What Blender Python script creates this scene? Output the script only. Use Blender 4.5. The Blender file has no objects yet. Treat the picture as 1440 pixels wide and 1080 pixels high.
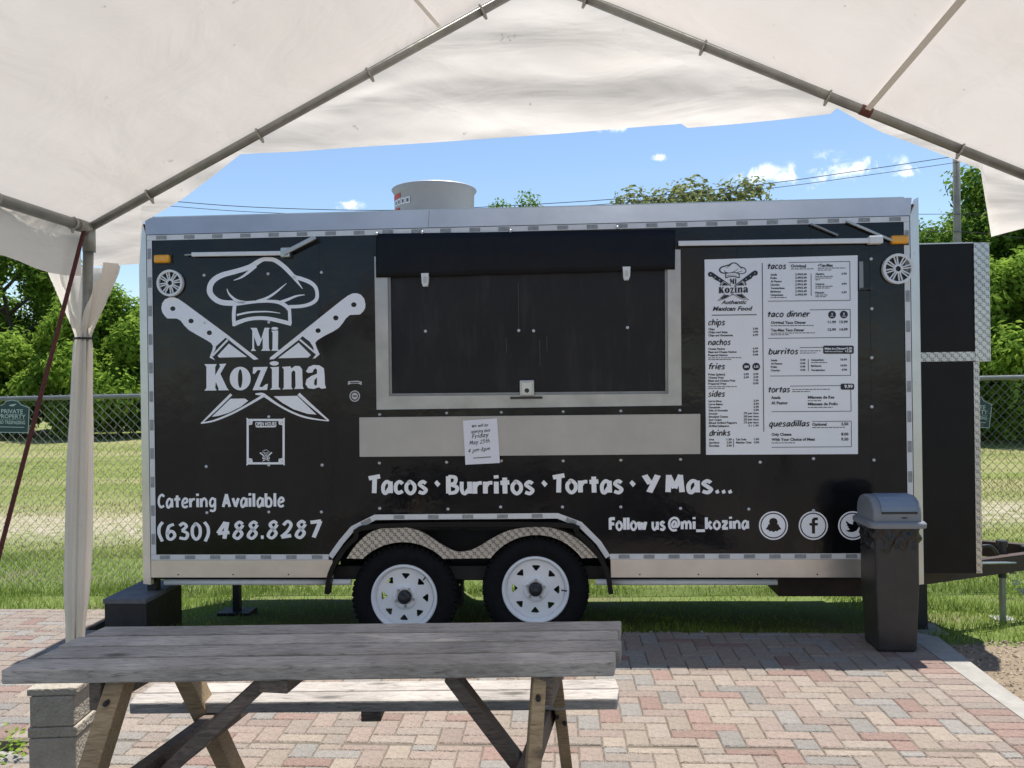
import bpy, math, random
from mathutils import Vector, Matrix, noise
from mathutils.geometry import tessellate_polygon
random.seed(7)
R = math.radians
S = bpy.context.scene
C = S.collection

# ------------------------------------------------------------------ camera, sky, sun, exposure
EYE, F, ROLL = 1.52, 1150.0, R(0.8)
cam = bpy.data.cameras.new('camera'); camo = bpy.data.objects.new('camera', cam); C.objects.link(camo)
cam.sensor_width = 36; cam.lens = 36 * F / 1440; cam.clip_start = 0.05; cam.clip_end = 2000
camo.matrix_world = Matrix.Translation((0, 0, EYE)) @ Matrix.Rotation(R(90), 4, 'X') @ Matrix.Rotation(-ROLL, 4, 'Z')
S.camera = camo
SUN = Vector((0.40, 0.74, 2.6)).normalized()
EL, AZ = math.asin(SUN.z), math.atan2(SUN.x, SUN.y)
sl = bpy.data.lights.new('sun', 'SUN'); sl.energy = 4.0; sl.angle = R(0.53); sl.color = (1, 0.955, 0.89)
so = bpy.data.objects.new('sun', sl); C.objects.link(so)
so.rotation_euler = (-SUN).to_track_quat('-Z', 'Y').to_euler()
S.view_settings.view_transform = 'Standard'; S.view_settings.look = 'None'
S.view_settings.gamma = 1; S.view_settings.exposure = 0.97
S.view_settings.use_curve_mapping = False
if hasattr(S, 'cycles'):
    S.cycles.max_bounces = 8; S.cycles.diffuse_bounces = 4; S.cycles.transparent_max_bounces = 8

# ------------------------------------------------------------------ pixel -> direction / point
cr, sr = math.cos(ROLL), math.sin(ROLL)
def ray(px, py):
    u = (px - 720) / F; v = (540 - py) / F
    return Vector((u * cr + v * sr, 1.0, v * cr - u * sr))
def at(px, py, d):
    return Vector((0, 0, EYE)) + ray(px, py) * d
def G(px, py, z=0.0):
    r = ray(px, py); t = (z - EYE) / r.z
    return Vector((r.x * t, t, z))

w = bpy.data.worlds.new('World'); S.world = w; w.use_nodes = True
def build_world():
    nt = w.node_tree; N = nt.nodes; L = nt.links
    N.clear()
    out = N.new('ShaderNodeOutputWorld'); bg = N.new('ShaderNodeBackground')
    bg.inputs[1].default_value = 0.085
    sky = N.new('ShaderNodeTexSky'); sky.sky_type = 'NISHITA'; sky.sun_disc = False
    sky.sun_elevation = EL; sky.sun_rotation = AZ; sky.air_density = 1.0; sky.dust_density = 0.25; sky.ozone_density = 2.6
    tc = N.new('ShaderNodeTexCoord')
    nz = N.new('ShaderNodeTexNoise'); nz.inputs['Scale'].default_value = 34; nz.inputs['Detail'].default_value = 10; nz.inputs['Distortion'].default_value = .4
    nz.inputs['Roughness'].default_value = 0.62
    L.new(tc.outputs['Generated'], nz.inputs['Vector'])
    blobs = [(1152, 240, 58, 26), (1062, 245, 42, 16), (1230, 232, 46, 14), (1278, 243, 24, 12), (928, 221, 16, 8),
             (875, 178, 46, 9), (490, 288, 30, 9), (1110, 248, 30, 10)]
    rnd = random.Random(3)
    vs = []
    for (x, y, rx, ry) in blobs:
        vs.append((ray(x, y).normalized(), rx / F, ry / F))
    for k in range(16):     # the same small fair-weather clouds all round the sky
        a = rnd.uniform(0.75, 2 * math.pi - 0.75); e = rnd.uniform(0.16, 0.5)
        vs.append((Vector((math.sin(a) * math.cos(e), math.cos(a) * math.cos(e), math.sin(e))), rnd.uniform(.03, .07), rnd.uniform(.012, .03)))
    acc = None
    for (c, rx, rz) in vs:
        sub = N.new('ShaderNodeVectorMath'); sub.operation = 'SUBTRACT'; L.new(tc.outputs['Generated'], sub.inputs[0]); sub.inputs[1].default_value = c
        mul = N.new('ShaderNodeVectorMath'); mul.operation = 'MULTIPLY'; L.new(sub.outputs[0], mul.inputs[0]); mul.inputs[1].default_value = (1 / rx, 1 / rx, 1 / rz)
        ln = N.new('ShaderNodeVectorMath'); ln.operation = 'LENGTH'; L.new(mul.outputs[0], ln.inputs[0])
        m = N.new('ShaderNodeMapRange'); m.inputs[1].default_value = 1.35; m.inputs[2].default_value = 0.1
        m.inputs[3].default_value = 0; m.inputs[4].default_value = 1; L.new(ln.outputs['Value'], m.inputs[0])
        if acc is None: acc = m.outputs[0]
        else:
            ad = N.new('ShaderNodeMath'); ad.operation = 'MAXIMUM'; L.new(acc, ad.inputs[0]); L.new(m.outputs[0], ad.inputs[1]); acc = ad.outputs[0]
    nr = N.new('ShaderNodeMapRange'); nr.inputs[1].default_value = .36; nr.inputs[2].default_value = .66; L.new(nz.outputs[0], nr.inputs[0])
    pr = N.new('ShaderNodeMath'); pr.operation = 'MULTIPLY'; L.new(acc, pr.inputs[0]); L.new(nr.outputs[0], pr.inputs[1])
    mr = N.new('ShaderNodeMapRange'); mr.interpolation_type = 'SMOOTHSTEP'; mr.inputs[1].default_value = 0.22; mr.inputs[2].default_value = 0.75
    L.new(pr.outputs[0], mr.inputs[0])
    mf = N.new('ShaderNodeMath'); mf.operation = 'MULTIPLY'; mf.inputs[1].default_value = 0.85; L.new(mr.outputs[0], mf.inputs[0])
    mx = N.new('ShaderNodeMix'); mx.data_type = 'RGBA'
    L.new(mf.outputs[0], mx.inputs[0]); L.new(sky.outputs[0], mx.inputs[6]); mx.inputs[7].default_value = (9.5, 9.6, 9.9, 1)
    L.new(mx.outputs[2], bg.inputs[0]); L.new(bg.outputs[0], out.inputs[0])
build_world()

# ------------------------------------------------------------------ materials
MATS = {}
def mat(name, col, rough=0.6, metal=0.0, var=0.0, vscale=8.0, bump=0.0, bscale=40.0, spec=0.5, stretch=None, col2=None,
        island=0.0, objrand=0.0, detail=6.0, coat=0.0):
    """Principled material with noise colour variation between col and col2, and noise bump."""
    if name in MATS: return MATS[name]
    m = bpy.data.materials.new(name); m.use_nodes = True
    nt = m.node_tree; N = nt.nodes; L = nt.links
    b = N['Principled BSDF']
    b.inputs['Roughness'].default_value = rough; b.inputs['Metallic'].default_value = metal
    b.inputs['Specular IOR Level'].default_value = spec
    b.inputs['Coat Weight'].default_value = coat
    b.inputs['Base Color'].default_value = (*col, 1)
    tc = N.new('ShaderNodeTexCoord'); mp = N.new('ShaderNodeMapping')
    L.new(tc.outputs['Object'], mp.inputs[0])
    if stretch: mp.inputs['Scale'].default_value = stretch
    sock = None
    if var or col2:
        nz = N.new('ShaderNodeTexNoise'); nz.inputs['Scale'].default_value = vscale; nz.inputs['Detail'].default_value = detail
        nz.inputs['Roughness'].default_value = 0.6
        L.new(mp.outputs[0], nz.inputs['Vector'])
        rp = N.new('ShaderNodeMapRange'); rp.inputs[1].default_value = 0.3; rp.inputs[2].default_value = 0.7
        L.new(nz.outputs[0], rp.inputs[0])
        mx = N.new('ShaderNodeMix'); mx.data_type = 'RGBA'
        c2 = col2 if col2 else tuple(max(0, c * (1 - var)) for c in col)
        mx.inputs[6].default_value = (*col, 1); mx.inputs[7].default_value = (*c2, 1)
        L.new(rp.outputs[0], mx.inputs[0]); sock = mx.outputs[2]
    if island or objrand:
        if island:
            g = N.new('ShaderNodeNewGeometry'); rs = g.outputs['Random Per Island']; amt = island
        else:
            g = N.new('ShaderNodeObjectInfo'); rs = g.outputs['Random']; amt = objrand
        mr = N.new('ShaderNodeMapRange'); mr.inputs[3].default_value = 1 - amt; mr.inputs[4].default_value = 1 + amt
        L.new(rs, mr.inputs[0])
        hs = N.new('ShaderNodeHueSaturation'); L.new(mr.outputs[0], hs.inputs['Value'])
        if sock: L.new(sock, hs.inputs['Color'])
        else: hs.inputs['Color'].default_value = (*col, 1)
        sock = hs.outputs[0]
    if sock: L.new(sock, b.inputs['Base Color'])
    if bump:
        n2 = N.new('ShaderNodeTexNoise'); n2.inputs['Scale'].default_value = bscale; n2.inputs['Detail'].default_value = 5
        L.new(mp.outputs[0], n2.inputs['Vector'])
        bp = N.new('ShaderNodeBump'); bp.inputs['Strength'].default_value = bump; bp.inputs['Distance'].default_value = 0.02
        L.new(n2.outputs[0], bp.inputs['Height']); L.new(bp.outputs[0], b.inputs['Normal'])
    MATS[name] = m
    return m
def leafmat(name, col, col2, trans=0.5):
    m = bpy.data.materials.new(name); m.use_nodes = True
    nt = m.node_tree; N = nt.nodes; L = nt.links; N.clear()
    o = N.new('ShaderNodeOutputMaterial'); d = N.new('ShaderNodeBsdfDiffuse'); t = N.new('ShaderNodeBsdfTranslucent'); x = N.new('ShaderNodeMixShader')
    g = N.new('ShaderNodeNewGeometry'); mx = N.new('ShaderNodeMix'); mx.data_type = 'RGBA'
    L.new(g.outputs['Random Per Island'], mx.inputs[0])
    mx.inputs[6].default_value = (*col, 1); mx.inputs[7].default_value = (*col2, 1)
    L.new(mx.outputs[2], d.inputs[0]); L.new(mx.outputs[2], t.inputs[0])
    x.inputs[0].default_value = trans
    L.new(d.outputs[0], x.inputs[1]); L.new(t.outputs[0], x.inputs[2]); L.new(x.outputs[0], o.inputs[0])
    return m
def fabricmat(name, col, trans, bmp=.5):
    m = bpy.data.materials.new(name); m.use_nodes = True
    nt = m.node_tree; N = nt.nodes; L = nt.links; N.clear()
    o = N.new('ShaderNodeOutputMaterial'); d = N.new('ShaderNodeBsdfDiffuse'); t = N.new('ShaderNodeBsdfTranslucent'); x = N.new('ShaderNodeMixShader')
    tc = N.new('ShaderNodeTexCoord')
    nz = N.new('ShaderNodeTexNoise'); nz.inputs['Scale'].default_value = 1.6; nz.inputs['Detail'].default_value = 8
    L.new(tc.outputs['Object'], nz.inputs['Vector'])
    mr = N.new('ShaderNodeMapRange'); mr.inputs[1].default_value = .35; mr.inputs[2].default_value = .75
    L.new(nz.outputs[0], mr.inputs[0])
    mx = N.new('ShaderNodeMix'); mx.data_type = 'RGBA'; L.new(mr.outputs[0], mx.inputs[0])
    mx.inputs[6].default_value = (*col, 1); mx.inputs[7].default_value = (col[0] * .93, col[1] * .92, col[2] * .9, 1)
    # small dark scuffs
    ms = N.new('ShaderNodeTexNoise'); ms.inputs['Scale'].default_value = 9; ms.inputs['Detail'].default_value = 10; ms.inputs['Roughness'].default_value = .75
    L.new(tc.outputs['Object'], ms.inputs['Vector'])
    m2 = N.new('ShaderNodeMapRange'); m2.inputs[1].default_value = .645; m2.inputs[2].default_value = .70; L.new(ms.outputs[0], m2.inputs[0])
    mx2 = N.new('ShaderNodeMix'); mx2.data_type = 'RGBA'; L.new(m2.outputs[0], mx2.inputs[0]); L.new(mx.outputs[2], mx2.inputs[6])
    mx2.inputs[7].default_value = (.35, .33, .3, 1)
    L.new(mx2.outputs[2], d.inputs[0]); L.new(mx2.outputs[2], t.inputs[0])
    wv = N.new('ShaderNodeTexNoise'); wv.inputs['Scale'].default_value = 2.6; wv.inputs['Detail'].default_value = 4; wv.inputs['Distortion'].default_value = .6
    mp = N.new('ShaderNodeMapping'); mp.inputs['Scale'].default_value = (.7, 1, 2.2); L.new(tc.outputs['Object'], mp.inputs[0]); L.new(mp.outputs[0], wv.inputs['Vector'])
    bp = N.new('ShaderNodeBump'); bp.inputs['Strength'].default_value = bmp; bp.inputs['Distance'].default_value = .05
    L.new(wv.outputs[0], bp.inputs['Height']); L.new(bp.outputs[0], d.inputs['Normal']); L.new(bp.outputs[0], t.inputs['Normal'])
    x.inputs[0].default_value = trans
    L.new(d.outputs[0], x.inputs[1]); L.new(t.outputs[0], x.inputs[2]); L.new(x.outputs[0], o.inputs[0])
    return m
def diamondmat():
    m = mat('diamond_plate', (.62, .60, .56), rough=.32, metal=.85, var=.25, vscale=5)
    nt = m.node_tree; N = nt.nodes; L = nt.links; b = N['Principled BSDF']
    tc = N.new('ShaderNodeTexCoord')
    def bars(rot, off):
        mp = N.new('ShaderNodeMapping'); mp.inputs['Rotation'].default_value = (0, rot, 0); mp.inputs['Location'].default_value = off
        L.new(tc.outputs['Object'], mp.inputs[0])
        sp = N.new('ShaderNodeSeparateXYZ'); L.new(mp.outputs[0], sp.inputs[0])
        outs = []
        for s, per in ((sp.outputs[0], .034), (sp.outputs[2], .034)):
            mo = N.new('ShaderNodeMath'); mo.operation = 'PINGPONG'; mo.inputs[1].default_value = per / 2; L.new(s, mo.inputs[0]); outs.append(mo.outputs[0])
        a = N.new('ShaderNodeMath'); a.operation = 'DIVIDE'; L.new(outs[0], a.inputs[0]); a.inputs[1].default_value = .012
        c = N.new('ShaderNodeMath'); c.operation = 'DIVIDE'; L.new(outs[1], c.inputs[0]); c.inputs[1].default_value = .004
        p1 = N.new('ShaderNodeMath'); p1.operation = 'MULTIPLY'; L.new(a.outputs[0], p1.inputs[0]); L.new(a.outputs[0], p1.inputs[1])
        p2 = N.new('ShaderNodeMath'); p2.operation = 'MULTIPLY'; L.new(c.outputs[0], p2.inputs[0]); L.new(c.outputs[0], p2.inputs[1])
        ad = N.new('ShaderNodeMath'); ad.operation = 'ADD'; L.new(p1.outputs[0], ad.inputs[0]); L.new(p2.outputs[0], ad.inputs[1])
        mr = N.new('ShaderNodeMapRange'); mr.inputs[1].default_value = 1.2; mr.inputs[2].default_value = .4; L.new(ad.outputs[0], mr.inputs[0])
        return mr.outputs[0]
    h1 = bars(R(45), (0, 0, 0)); h2 = bars(R(-45), (.017, 0, .0))
    mx = N.new('ShaderNodeMath'); mx.operation = 'MAXIMUM'; L.new(h1, mx.inputs[0]); L.new(h2, mx.inputs[1])
    bp = N.new('ShaderNodeBump'); bp.inputs['Strength'].default_value = 1; bp.inputs['Distance'].default_value = .012
    L.new(mx.outputs[0], bp.inputs['Height']); L.new(bp.outputs[0], b.inputs['Normal'])
    return m
def woodmat(name, col, col2, rough=.8):
    m = bpy.data.materials.new(name); m.use_nodes = True
    nt = m.node_tree; N = nt.nodes; L = nt.links; b = N['Principled BSDF']; b.inputs['Roughness'].default_value = rough
    b.inputs['Specular IOR Level'].default_value = .25
    tc = N.new('ShaderNodeTexCoord'); oi = N.new('ShaderNodeObjectInfo')
    sc = N.new('ShaderNodeVectorMath'); sc.operation = 'SCALE'; sc.inputs[0].default_value = (5, 7, 3); L.new(oi.outputs['Random'], sc.inputs['Scale'])
    ad = N.new('ShaderNodeVectorMath'); ad.operation = 'ADD'; L.new(tc.outputs['Object'], ad.inputs[0]); L.new(sc.outputs[0], ad.inputs[1])
    mp = N.new('ShaderNodeMapping'); mp.inputs['Scale'].default_value = (4.5, 30, 30); L.new(ad.outputs[0], mp.inputs[0])
    nz = N.new('ShaderNodeTexNoise'); nz.inputs['Scale'].default_value = 4.0; nz.inputs['Detail'].default_value = 9; nz.inputs['Roughness'].default_value = .65
    nz.inputs['Distortion'].default_value = .8
    L.new(mp.outputs[0], nz.inputs['Vector'])
    rp = N.new('ShaderNodeValToRGB'); L.new(nz.outputs[0], rp.inputs[0])
    rp.color_ramp.elements[0].position = .28; rp.color_ramp.elements[0].color = (*[c * .42 for c in col2], 1)
    rp.color_ramp.elements[1].position = .72; rp.color_ramp.elements[1].color = (*col, 1)
    e = rp.color_ramp.elements.new(.45); e.color = (*col2, 1)
    n2 = N.new('ShaderNodeTexNoise'); n2.inputs['Scale'].default_value = 3.2; L.new(ad.outputs[0], n2.inputs['Vector'])
    mr = N.new('ShaderNodeMapRange'); mr.inputs[1].default_value = .3; mr.inputs[2].default_value = .7; mr.inputs[3].default_value = .72; mr.inputs[4].default_value = 1.15
    L.new(n2.outputs[0], mr.inputs[0])
    ob = N.new('ShaderNodeMapRange'); ob.inputs[3].default_value = .84; ob.inputs[4].default_value = 1.14; L.new(oi.outputs['Random'], ob.inputs[0])
    mm = N.new('ShaderNodeMath'); mm.operation = 'MULTIPLY'; L.new(mr.outputs[0], mm.inputs[0]); L.new(ob.outputs[0], mm.inputs[1])
    hs = N.new('ShaderNodeHueSaturation'); L.new(mm.outputs[0], hs.inputs['Value']); L.new(rp.outputs[0], hs.inputs['Color'])
    # knots and short cracks
    vm = N.new('ShaderNodeMapping'); vm.inputs['Scale'].default_value = (2.6, 7.5, 7.5); L.new(ad.outputs[0], vm.inputs[0])
    vo = N.new('ShaderNodeTexVoronoi'); vo.inputs['Scale'].default_value = 1.0; L.new(vm.outputs[0], vo.inputs['Vector'])
    vr = N.new('ShaderNodeMapRange'); vr.inputs[1].default_value = .06; vr.inputs[2].default_value = .17; vr.inputs[3].default_value = .35; vr.inputs[4].default_value = 1; L.new(vo.outputs['Distance'], vr.inputs[0])
    h2 = N.new('ShaderNodeHueSaturation'); L.new(vr.outputs[0], h2.inputs['Value']); L.new(hs.outputs[0], h2.inputs['Color'])
    L.new(h2.outputs[0], b.inputs['Base Color'])
    bp = N.new('ShaderNodeBump'); bp.inputs['Strength'].default_value = .6; bp.inputs['Distance'].default_value = .004
    L.new(nz.outputs[0], bp.inputs['Height']); L.new(bp.outputs[0], b.inputs['Normal'])
    return m

M_black = mat('black_panel_paint', (.007, .007, .0085), rough=.12, spec=.34, bump=.6, bscale=1.5, var=.3, vscale=2.0)
def weather(m, c, lo, hi):
    nt = m.node_tree; N = nt.nodes; L = nt.links; b = N['Principled BSDF']; tc = N.new('ShaderNodeTexCoord')
    def noi(sc, st, a, e):
        mp = N.new('ShaderNodeMapping'); mp.inputs['Scale'].default_value = st; L.new(tc.outputs['Object'], mp.inputs[0])
        n = N.new('ShaderNodeTexNoise'); n.inputs['Scale'].default_value = sc; n.inputs['Detail'].default_value = 7; n.inputs['Roughness'].default_value = .65; L.new(mp.outputs[0], n.inputs['Vector'])
        r = N.new('ShaderNodeMapRange'); r.inputs[1].default_value = a; r.inputs[2].default_value = e; L.new(n.outputs[0], r.inputs[0]); return r
    r = noi(1.6, (1, 1, 1), .35, .7); r.inputs[3].default_value = lo; r.inputs[4].default_value = hi; L.new(r.outputs[0], b.inputs['Roughness'])
    d = noi(3.0, (3, 1, .6), .5, .8); d.inputs[4].default_value = .6
    mx = N.new('ShaderNodeMix'); mx.data_type = 'RGBA'; L.new(d.outputs[0], mx.inputs[0]); old = b.inputs['Base Color'].links[0].from_socket
    L.new(old, mx.inputs[6]); mx.inputs[7].default_value = (*c, 1); L.new(mx.outputs[2], b.inputs['Base Color'])
weather(M_black, (.016, .0155, .015), .05, .26)
M_hatch = mat('hatch_black', (.014, .014, .016), rough=.42, spec=.2, bump=.12, bscale=3, col2=(.022, .022, .024), vscale=1.2)
weather(M_hatch, (.055, .053, .052), .35, .6)
M_flap = mat('black_vinyl_cloth', (.009, .010, .013), rough=.5, spec=.2, bump=.5, bscale=5, var=.3)
M_cab = mat('cabinet_black', (.011, .010, .010), rough=.4, spec=.2, bump=.1, bscale=8, var=.4, vscale=6)
M_alu = mat('mill_aluminium', (.66, .65, .63), rough=.38, metal=.8, var=.15, vscale=4, bump=.06, bscale=12)
M_roofalu = mat('roof_cove_aluminium', (.56, .56, .535), rough=.33, metal=.85, var=.2, vscale=2.2, bump=.08, bscale=3)
M_skirt = mat('skirt_aluminium', (.72, .66, .60), rough=.36, metal=.75, var=.15, vscale=5, bump=.05, bscale=20)
M_shelf = mat('shelf_aluminium', (.50, .475, .44), rough=.5, metal=.45, var=.14, vscale=4, bump=.06, bscale=30)
M_frame = mat('window_frame_alu', (.50, .495, .475), rough=.42, metal=.75, var=.25, vscale=6)
M_tape = mat('white_trim_tape', (.74, .74, .74), rough=.45, var=.12, vscale=9)
M_tapemark = mat('grey_tape_mark', (.36, .37, .37), rough=.5, var=.4, vscale=60)
M_vinyl = mat('white_vinyl_lettering', (.90, .90, .92), rough=.5, var=.05)
M_board = mat('menu_board_white', (.86, .87, .89), rough=.45, var=.05, vscale=3)
M_ink = mat('dark_ink', (.018, .020, .028), rough=.6)
M_screw = mat('screw_head', (.62, .62, .62), rough=.4, metal=.4)
M_white = mat('white_plastic', (.78, .78, .76), rough=.45, var=.08, vscale=20)
M_rimw = mat('white_rim_paint', (.86, .87, .90), rough=.35, var=.08, vscale=14)
M_rub = mat('tyre_rubber', (.008, .008, .010), spec=.2, rough=.8, bump=.3, bscale=50, var=.4, vscale=20)
M_dark = mat('underbody_black', (.012, .011, .011), rough=.7, var=.4, vscale=10)
M_rust = mat('primer_brown_steel', (.050, .024, .018), rough=.65, var=.5, vscale=8)
M_steel = mat('zinc_steel', (.5, .5, .49), rough=.35, metal=.9, var=.2, vscale=20)
M_hub = mat('hub_black', (.02, .02, .022), rough=.4)
M_diamond = diamondmat()
M_amber = mat('amber_lens', (.95, .40, .015), rough=.25, var=.2, vscale=50, coat=.3)
M_galv = mat('galvanised_pipe', (.33, .335, .31), rough=.5, metal=.6, var=.3, vscale=14, bump=.1, bscale=30)
M_tent = fabricmat('white_tent_vinyl', (.80, .752, .705), .30)
M_curt = fabricmat('white_curtain_vinyl', (.90, .85, .79), .5, .22)
M_strap = mat('dark_red_strap', (.10, .018, .014), rough=.75, var=.5, vscale=60)
M_wood = woodmat('weathered_grey_wood', (.54, .505, .47), (.37, .34, .315))
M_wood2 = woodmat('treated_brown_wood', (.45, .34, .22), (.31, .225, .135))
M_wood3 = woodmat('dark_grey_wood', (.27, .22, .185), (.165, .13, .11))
M_conc = mat('rough_concrete', (.40, .365, .31), rough=.9, col2=(.30, .27, .22), vscale=14, bump=.8, bscale=70)
M_kerb = mat('pale_concrete', (.33, .315, .285), rough=.9, var=.25, vscale=9, bump=.4, bscale=50)
M_bag = mat('black_bag_plastic', (.010, .010, .011), rough=.28, bump=.7, bscale=18)
M_bin = mat('black_bin_plastic', (.030, .028, .028), rough=.42, bump=.12, bscale=14, var=.35, vscale=9)
M_lid = mat('blue_grey_lid', (.20, .215, .235), rough=.42, var=.1, vscale=9)
M_lidflap = mat('blue_grey_lid_flap', (.20, .24, .30), rough=.38, var=.1, vscale=9)
M_paper = mat('white_paper', (.76, .76, .82), rough=.7)
M_sign = mat('green_sign', (.014, .062, .058), rough=.4, var=.15)
M_pole = mat('grey_weathered_pole', (.30, .285, .26), rough=.9, var=.3, vscale=5, bump=.5, bscale=20)
M_bark = mat('bark', (.085, .065, .048), rough=.95, var=.5, vscale=6, bump=.8, bscale=14)
M_step = mat('black_painted_wood', (.022, .020, .020), rough=.6, var=.5, vscale=7, bump=.3, bscale=20)
M_steptop = mat('worn_grey_tread', (.16, .16, .165), rough=.8, var=.4, vscale=8, bump=.3, bscale=30)
M_red = mat('red_sticker', (.55, .06, .03), rough=.5)
M_fan = mat('spun_aluminium_fan', (.40, .40, .40), rough=.5, metal=.5, var=.15, vscale=3)

# ------------------------------------------------------------------ mesh helpers
class MB:
    def __init__(s): s.v = []; s.f = []
    def add(s, vs, fs, M=None):
        o = len(s.v)
        s.v += [tuple(M @ Vector(p)) if M else tuple(p) for p in vs]
        s.f += [tuple(i + o for i in f) for f in fs]
        return s
    def box(s, x0, x1, y0, y1, z0, z1, M=None):
        vs = [(x, y, z) for z in (z0, z1) for y in (y0, y1) for x in (x0, x1)]
        return s.add(vs, [(0, 2, 3, 1), (4, 5, 7, 6), (0, 1, 5, 4), (2, 6, 7, 3), (0, 4, 6, 2), (1, 3, 7, 5)], M)
    def hexa(s, b, t):
        """8 corners: bottom loop b (4), top loop t (4)"""
        return s.add(list(b) + list(t), [(3, 2, 1, 0), (4, 5, 6, 7), (0, 1, 5, 4), (1, 2, 6, 5), (2, 3, 7, 6), (3, 0, 4, 7)])
    def beam(s, p, q, wd, th, up=Vector((0, 0, 1))):
        """box bar from p to q, wd across, th along 'up'"""
        p = Vector(p); q = Vector(q); d = (q - p).normalized(); a = d.cross(up).normalized(); b = a.cross(d).normalized()
        lo = [p + a * i * wd / 2 + b * j * th / 2 for i, j in ((-1, -1), (1, -1), (1, 1), (-1, 1))]
        hi = [v + (q - p) for v in lo]
        return s.hexa(lo, hi)
    def tube(s, pts, r, n=8, caps=True):
        pts = [Vector(p) for p in pts]; rs = r if isinstance(r, (list, tuple)) else [r] * len(pts)
        o = len(s.v); ref = None
        for i, p in enumerate(pts):
            d = (pts[min(i + 1, len(pts) - 1)] - pts[max(i - 1, 0)]).normalized()
            if ref is None or abs(ref.dot(d)) > .98: ref = Vector((0, 0, 1)) if abs(d.z) < .9 else Vector((1, 0, 0))
            a = d.cross(ref).normalized(); b = d.cross(a).normalized(); ref = b.cross(d) if False else ref
            for k in range(n):
                t = 2 * math.pi * k / n
                s.v.append(tuple(p + a * math.cos(t) * rs[i] + b * math.sin(t) * rs[i]))
        for i in range(len(pts) - 1):
            for k in range(n):
                k2 = (k + 1) % n
                s.f.append((o + i * n + k, o + i * n + k2, o + (i + 1) * n + k2, o + (i + 1) * n + k))
        if caps:
            s.f.append(tuple(o + k for k in range(n - 1, -1, -1))); s.f.append(tuple(o + (len(pts) - 1) * n + k for k in range(n)))
        return s
    def lathe(s, prof, n=32, M=None, close=False):
        """profile of (r, h) revolved about local Y (h along Y)"""
        vs = []; fs = []
        for (r, h) in prof:
            for k in range(n):
                t = 2 * math.pi * k / n
                vs.append((r * math.cos(t), h, r * math.sin(t)))
        m = len(prof)
        for i in range(m if close else m - 1):
            j = (i + 1) % m
            for k in range(n):
                k2 = (k + 1) % n
                fs.append((i * n + k, i * n + k2, j * n + k2, j * n + k))
        return s.add(vs, fs, M)
    def shape(s, loops, y0, y1, M=None):
        """closed loops of (x, z), the first the outline, others holes; extruded from y0 (front) to y1"""
        loops = [[Vector((p[0], p[1], 0)) for p in lp] for lp in loops]
        tris = tessellate_polygon(loops); flat = [p for lp in loops for p in lp]; n = len(flat)
        vs = [(p.x, y0, p.y) for p in flat]; fs = []
        for t in tris:
            a, b, c = (flat[i] for i in t)
            cw = (b.x - a.x) * (c.y - a.y) - (b.y - a.y) * (c.x - a.x)
            fs.append(tuple(t) if cw > 0 else (t[0], t[2], t[1]))
        if y1 is not None and y1 != y0:
            vs += [(p.x, y1, p.y) for p in flat]
            fs += [tuple(n + i for i in reversed(f)) for f in list(fs)]
            o = 0
            for lp in loops:
                m = len(lp)
                for i in range(m):
                    j = (i + 1) % m; fs.append((o + i, o + j, n + o + j, n + o + i))
                o += m
        return s.add(vs, fs, M)
    def grid(s, P, nu, nv):
        o = len(s.v)
        for i in range(nu):
            for j in range(nv): s.v.append(tuple(P(i, j)))
        for i in range(nu - 1):
            for j in range(nv - 1): s.f.append((o + i * nv + j, o + (i + 1) * nv + j, o + (i + 1) * nv + j + 1, o + i * nv + j + 1))
        return s
    def mesh(s, name, m=None, smooth=False):
        me = bpy.data.meshes.new(name); me.from_pydata(s.v, [], s.f); me.update()
        if m: me.materials.append(m)
        if smooth: me.polygons.foreach_set('use_smooth', [True] * len(me.polygons))
        return me
    def build(s, name, m, parent=None, smooth=False, bevel=0, loc=None):
        me = s.mesh(name, m, smooth)
        o = bpy.data.objects.new(name, me); C.objects.link(o)
        if parent: o.parent = parent
        if loc: o.location = loc
        if bevel:
            b = o.modifiers.new('bevel', 'BEVEL'); b.width = bevel; b.segments = 2; b.limit_method = 'ANGLE'
        return o
def tag(o, label=None, cat=None, group=None, kind=None):
    if label: o['label'] = label
    if cat: o['category'] = cat
    if group: o['group'] = group
    if kind: o['kind'] = kind
    return o
def thing(name, label, cat, loc=(0, 0, 0), rz=0, group=None):
    o = bpy.data.objects.new(name, None); C.objects.link(o); o.location = loc; o.rotation_euler = (0, 0, rz)
    o.empty_display_size = .2
    return tag(o, label, cat, group)
def catmull(pts, n=5, closed=False):
    P = [Vector(p) for p in pts]; out = []; m = len(P)
    for i in range(m if closed else m - 1):
        if closed: a, b, c, d = P[(i - 1) % m], P[i], P[(i + 1) % m], P[(i + 2) % m]
        else: a, b, c, d = P[max(i - 1, 0)], P[i], P[i + 1], P[min(i + 2, m - 1)]
        for k in range(n):
            t = k / n
            out.append(0.5 * ((2 * b) + (c - a) * t + (2 * a - 5 * b + 4 * c - d) * t * t + (3 * b - a - 3 * c + d) * t ** 3))
    if not closed: out.append(P[-1])
    return out
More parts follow.
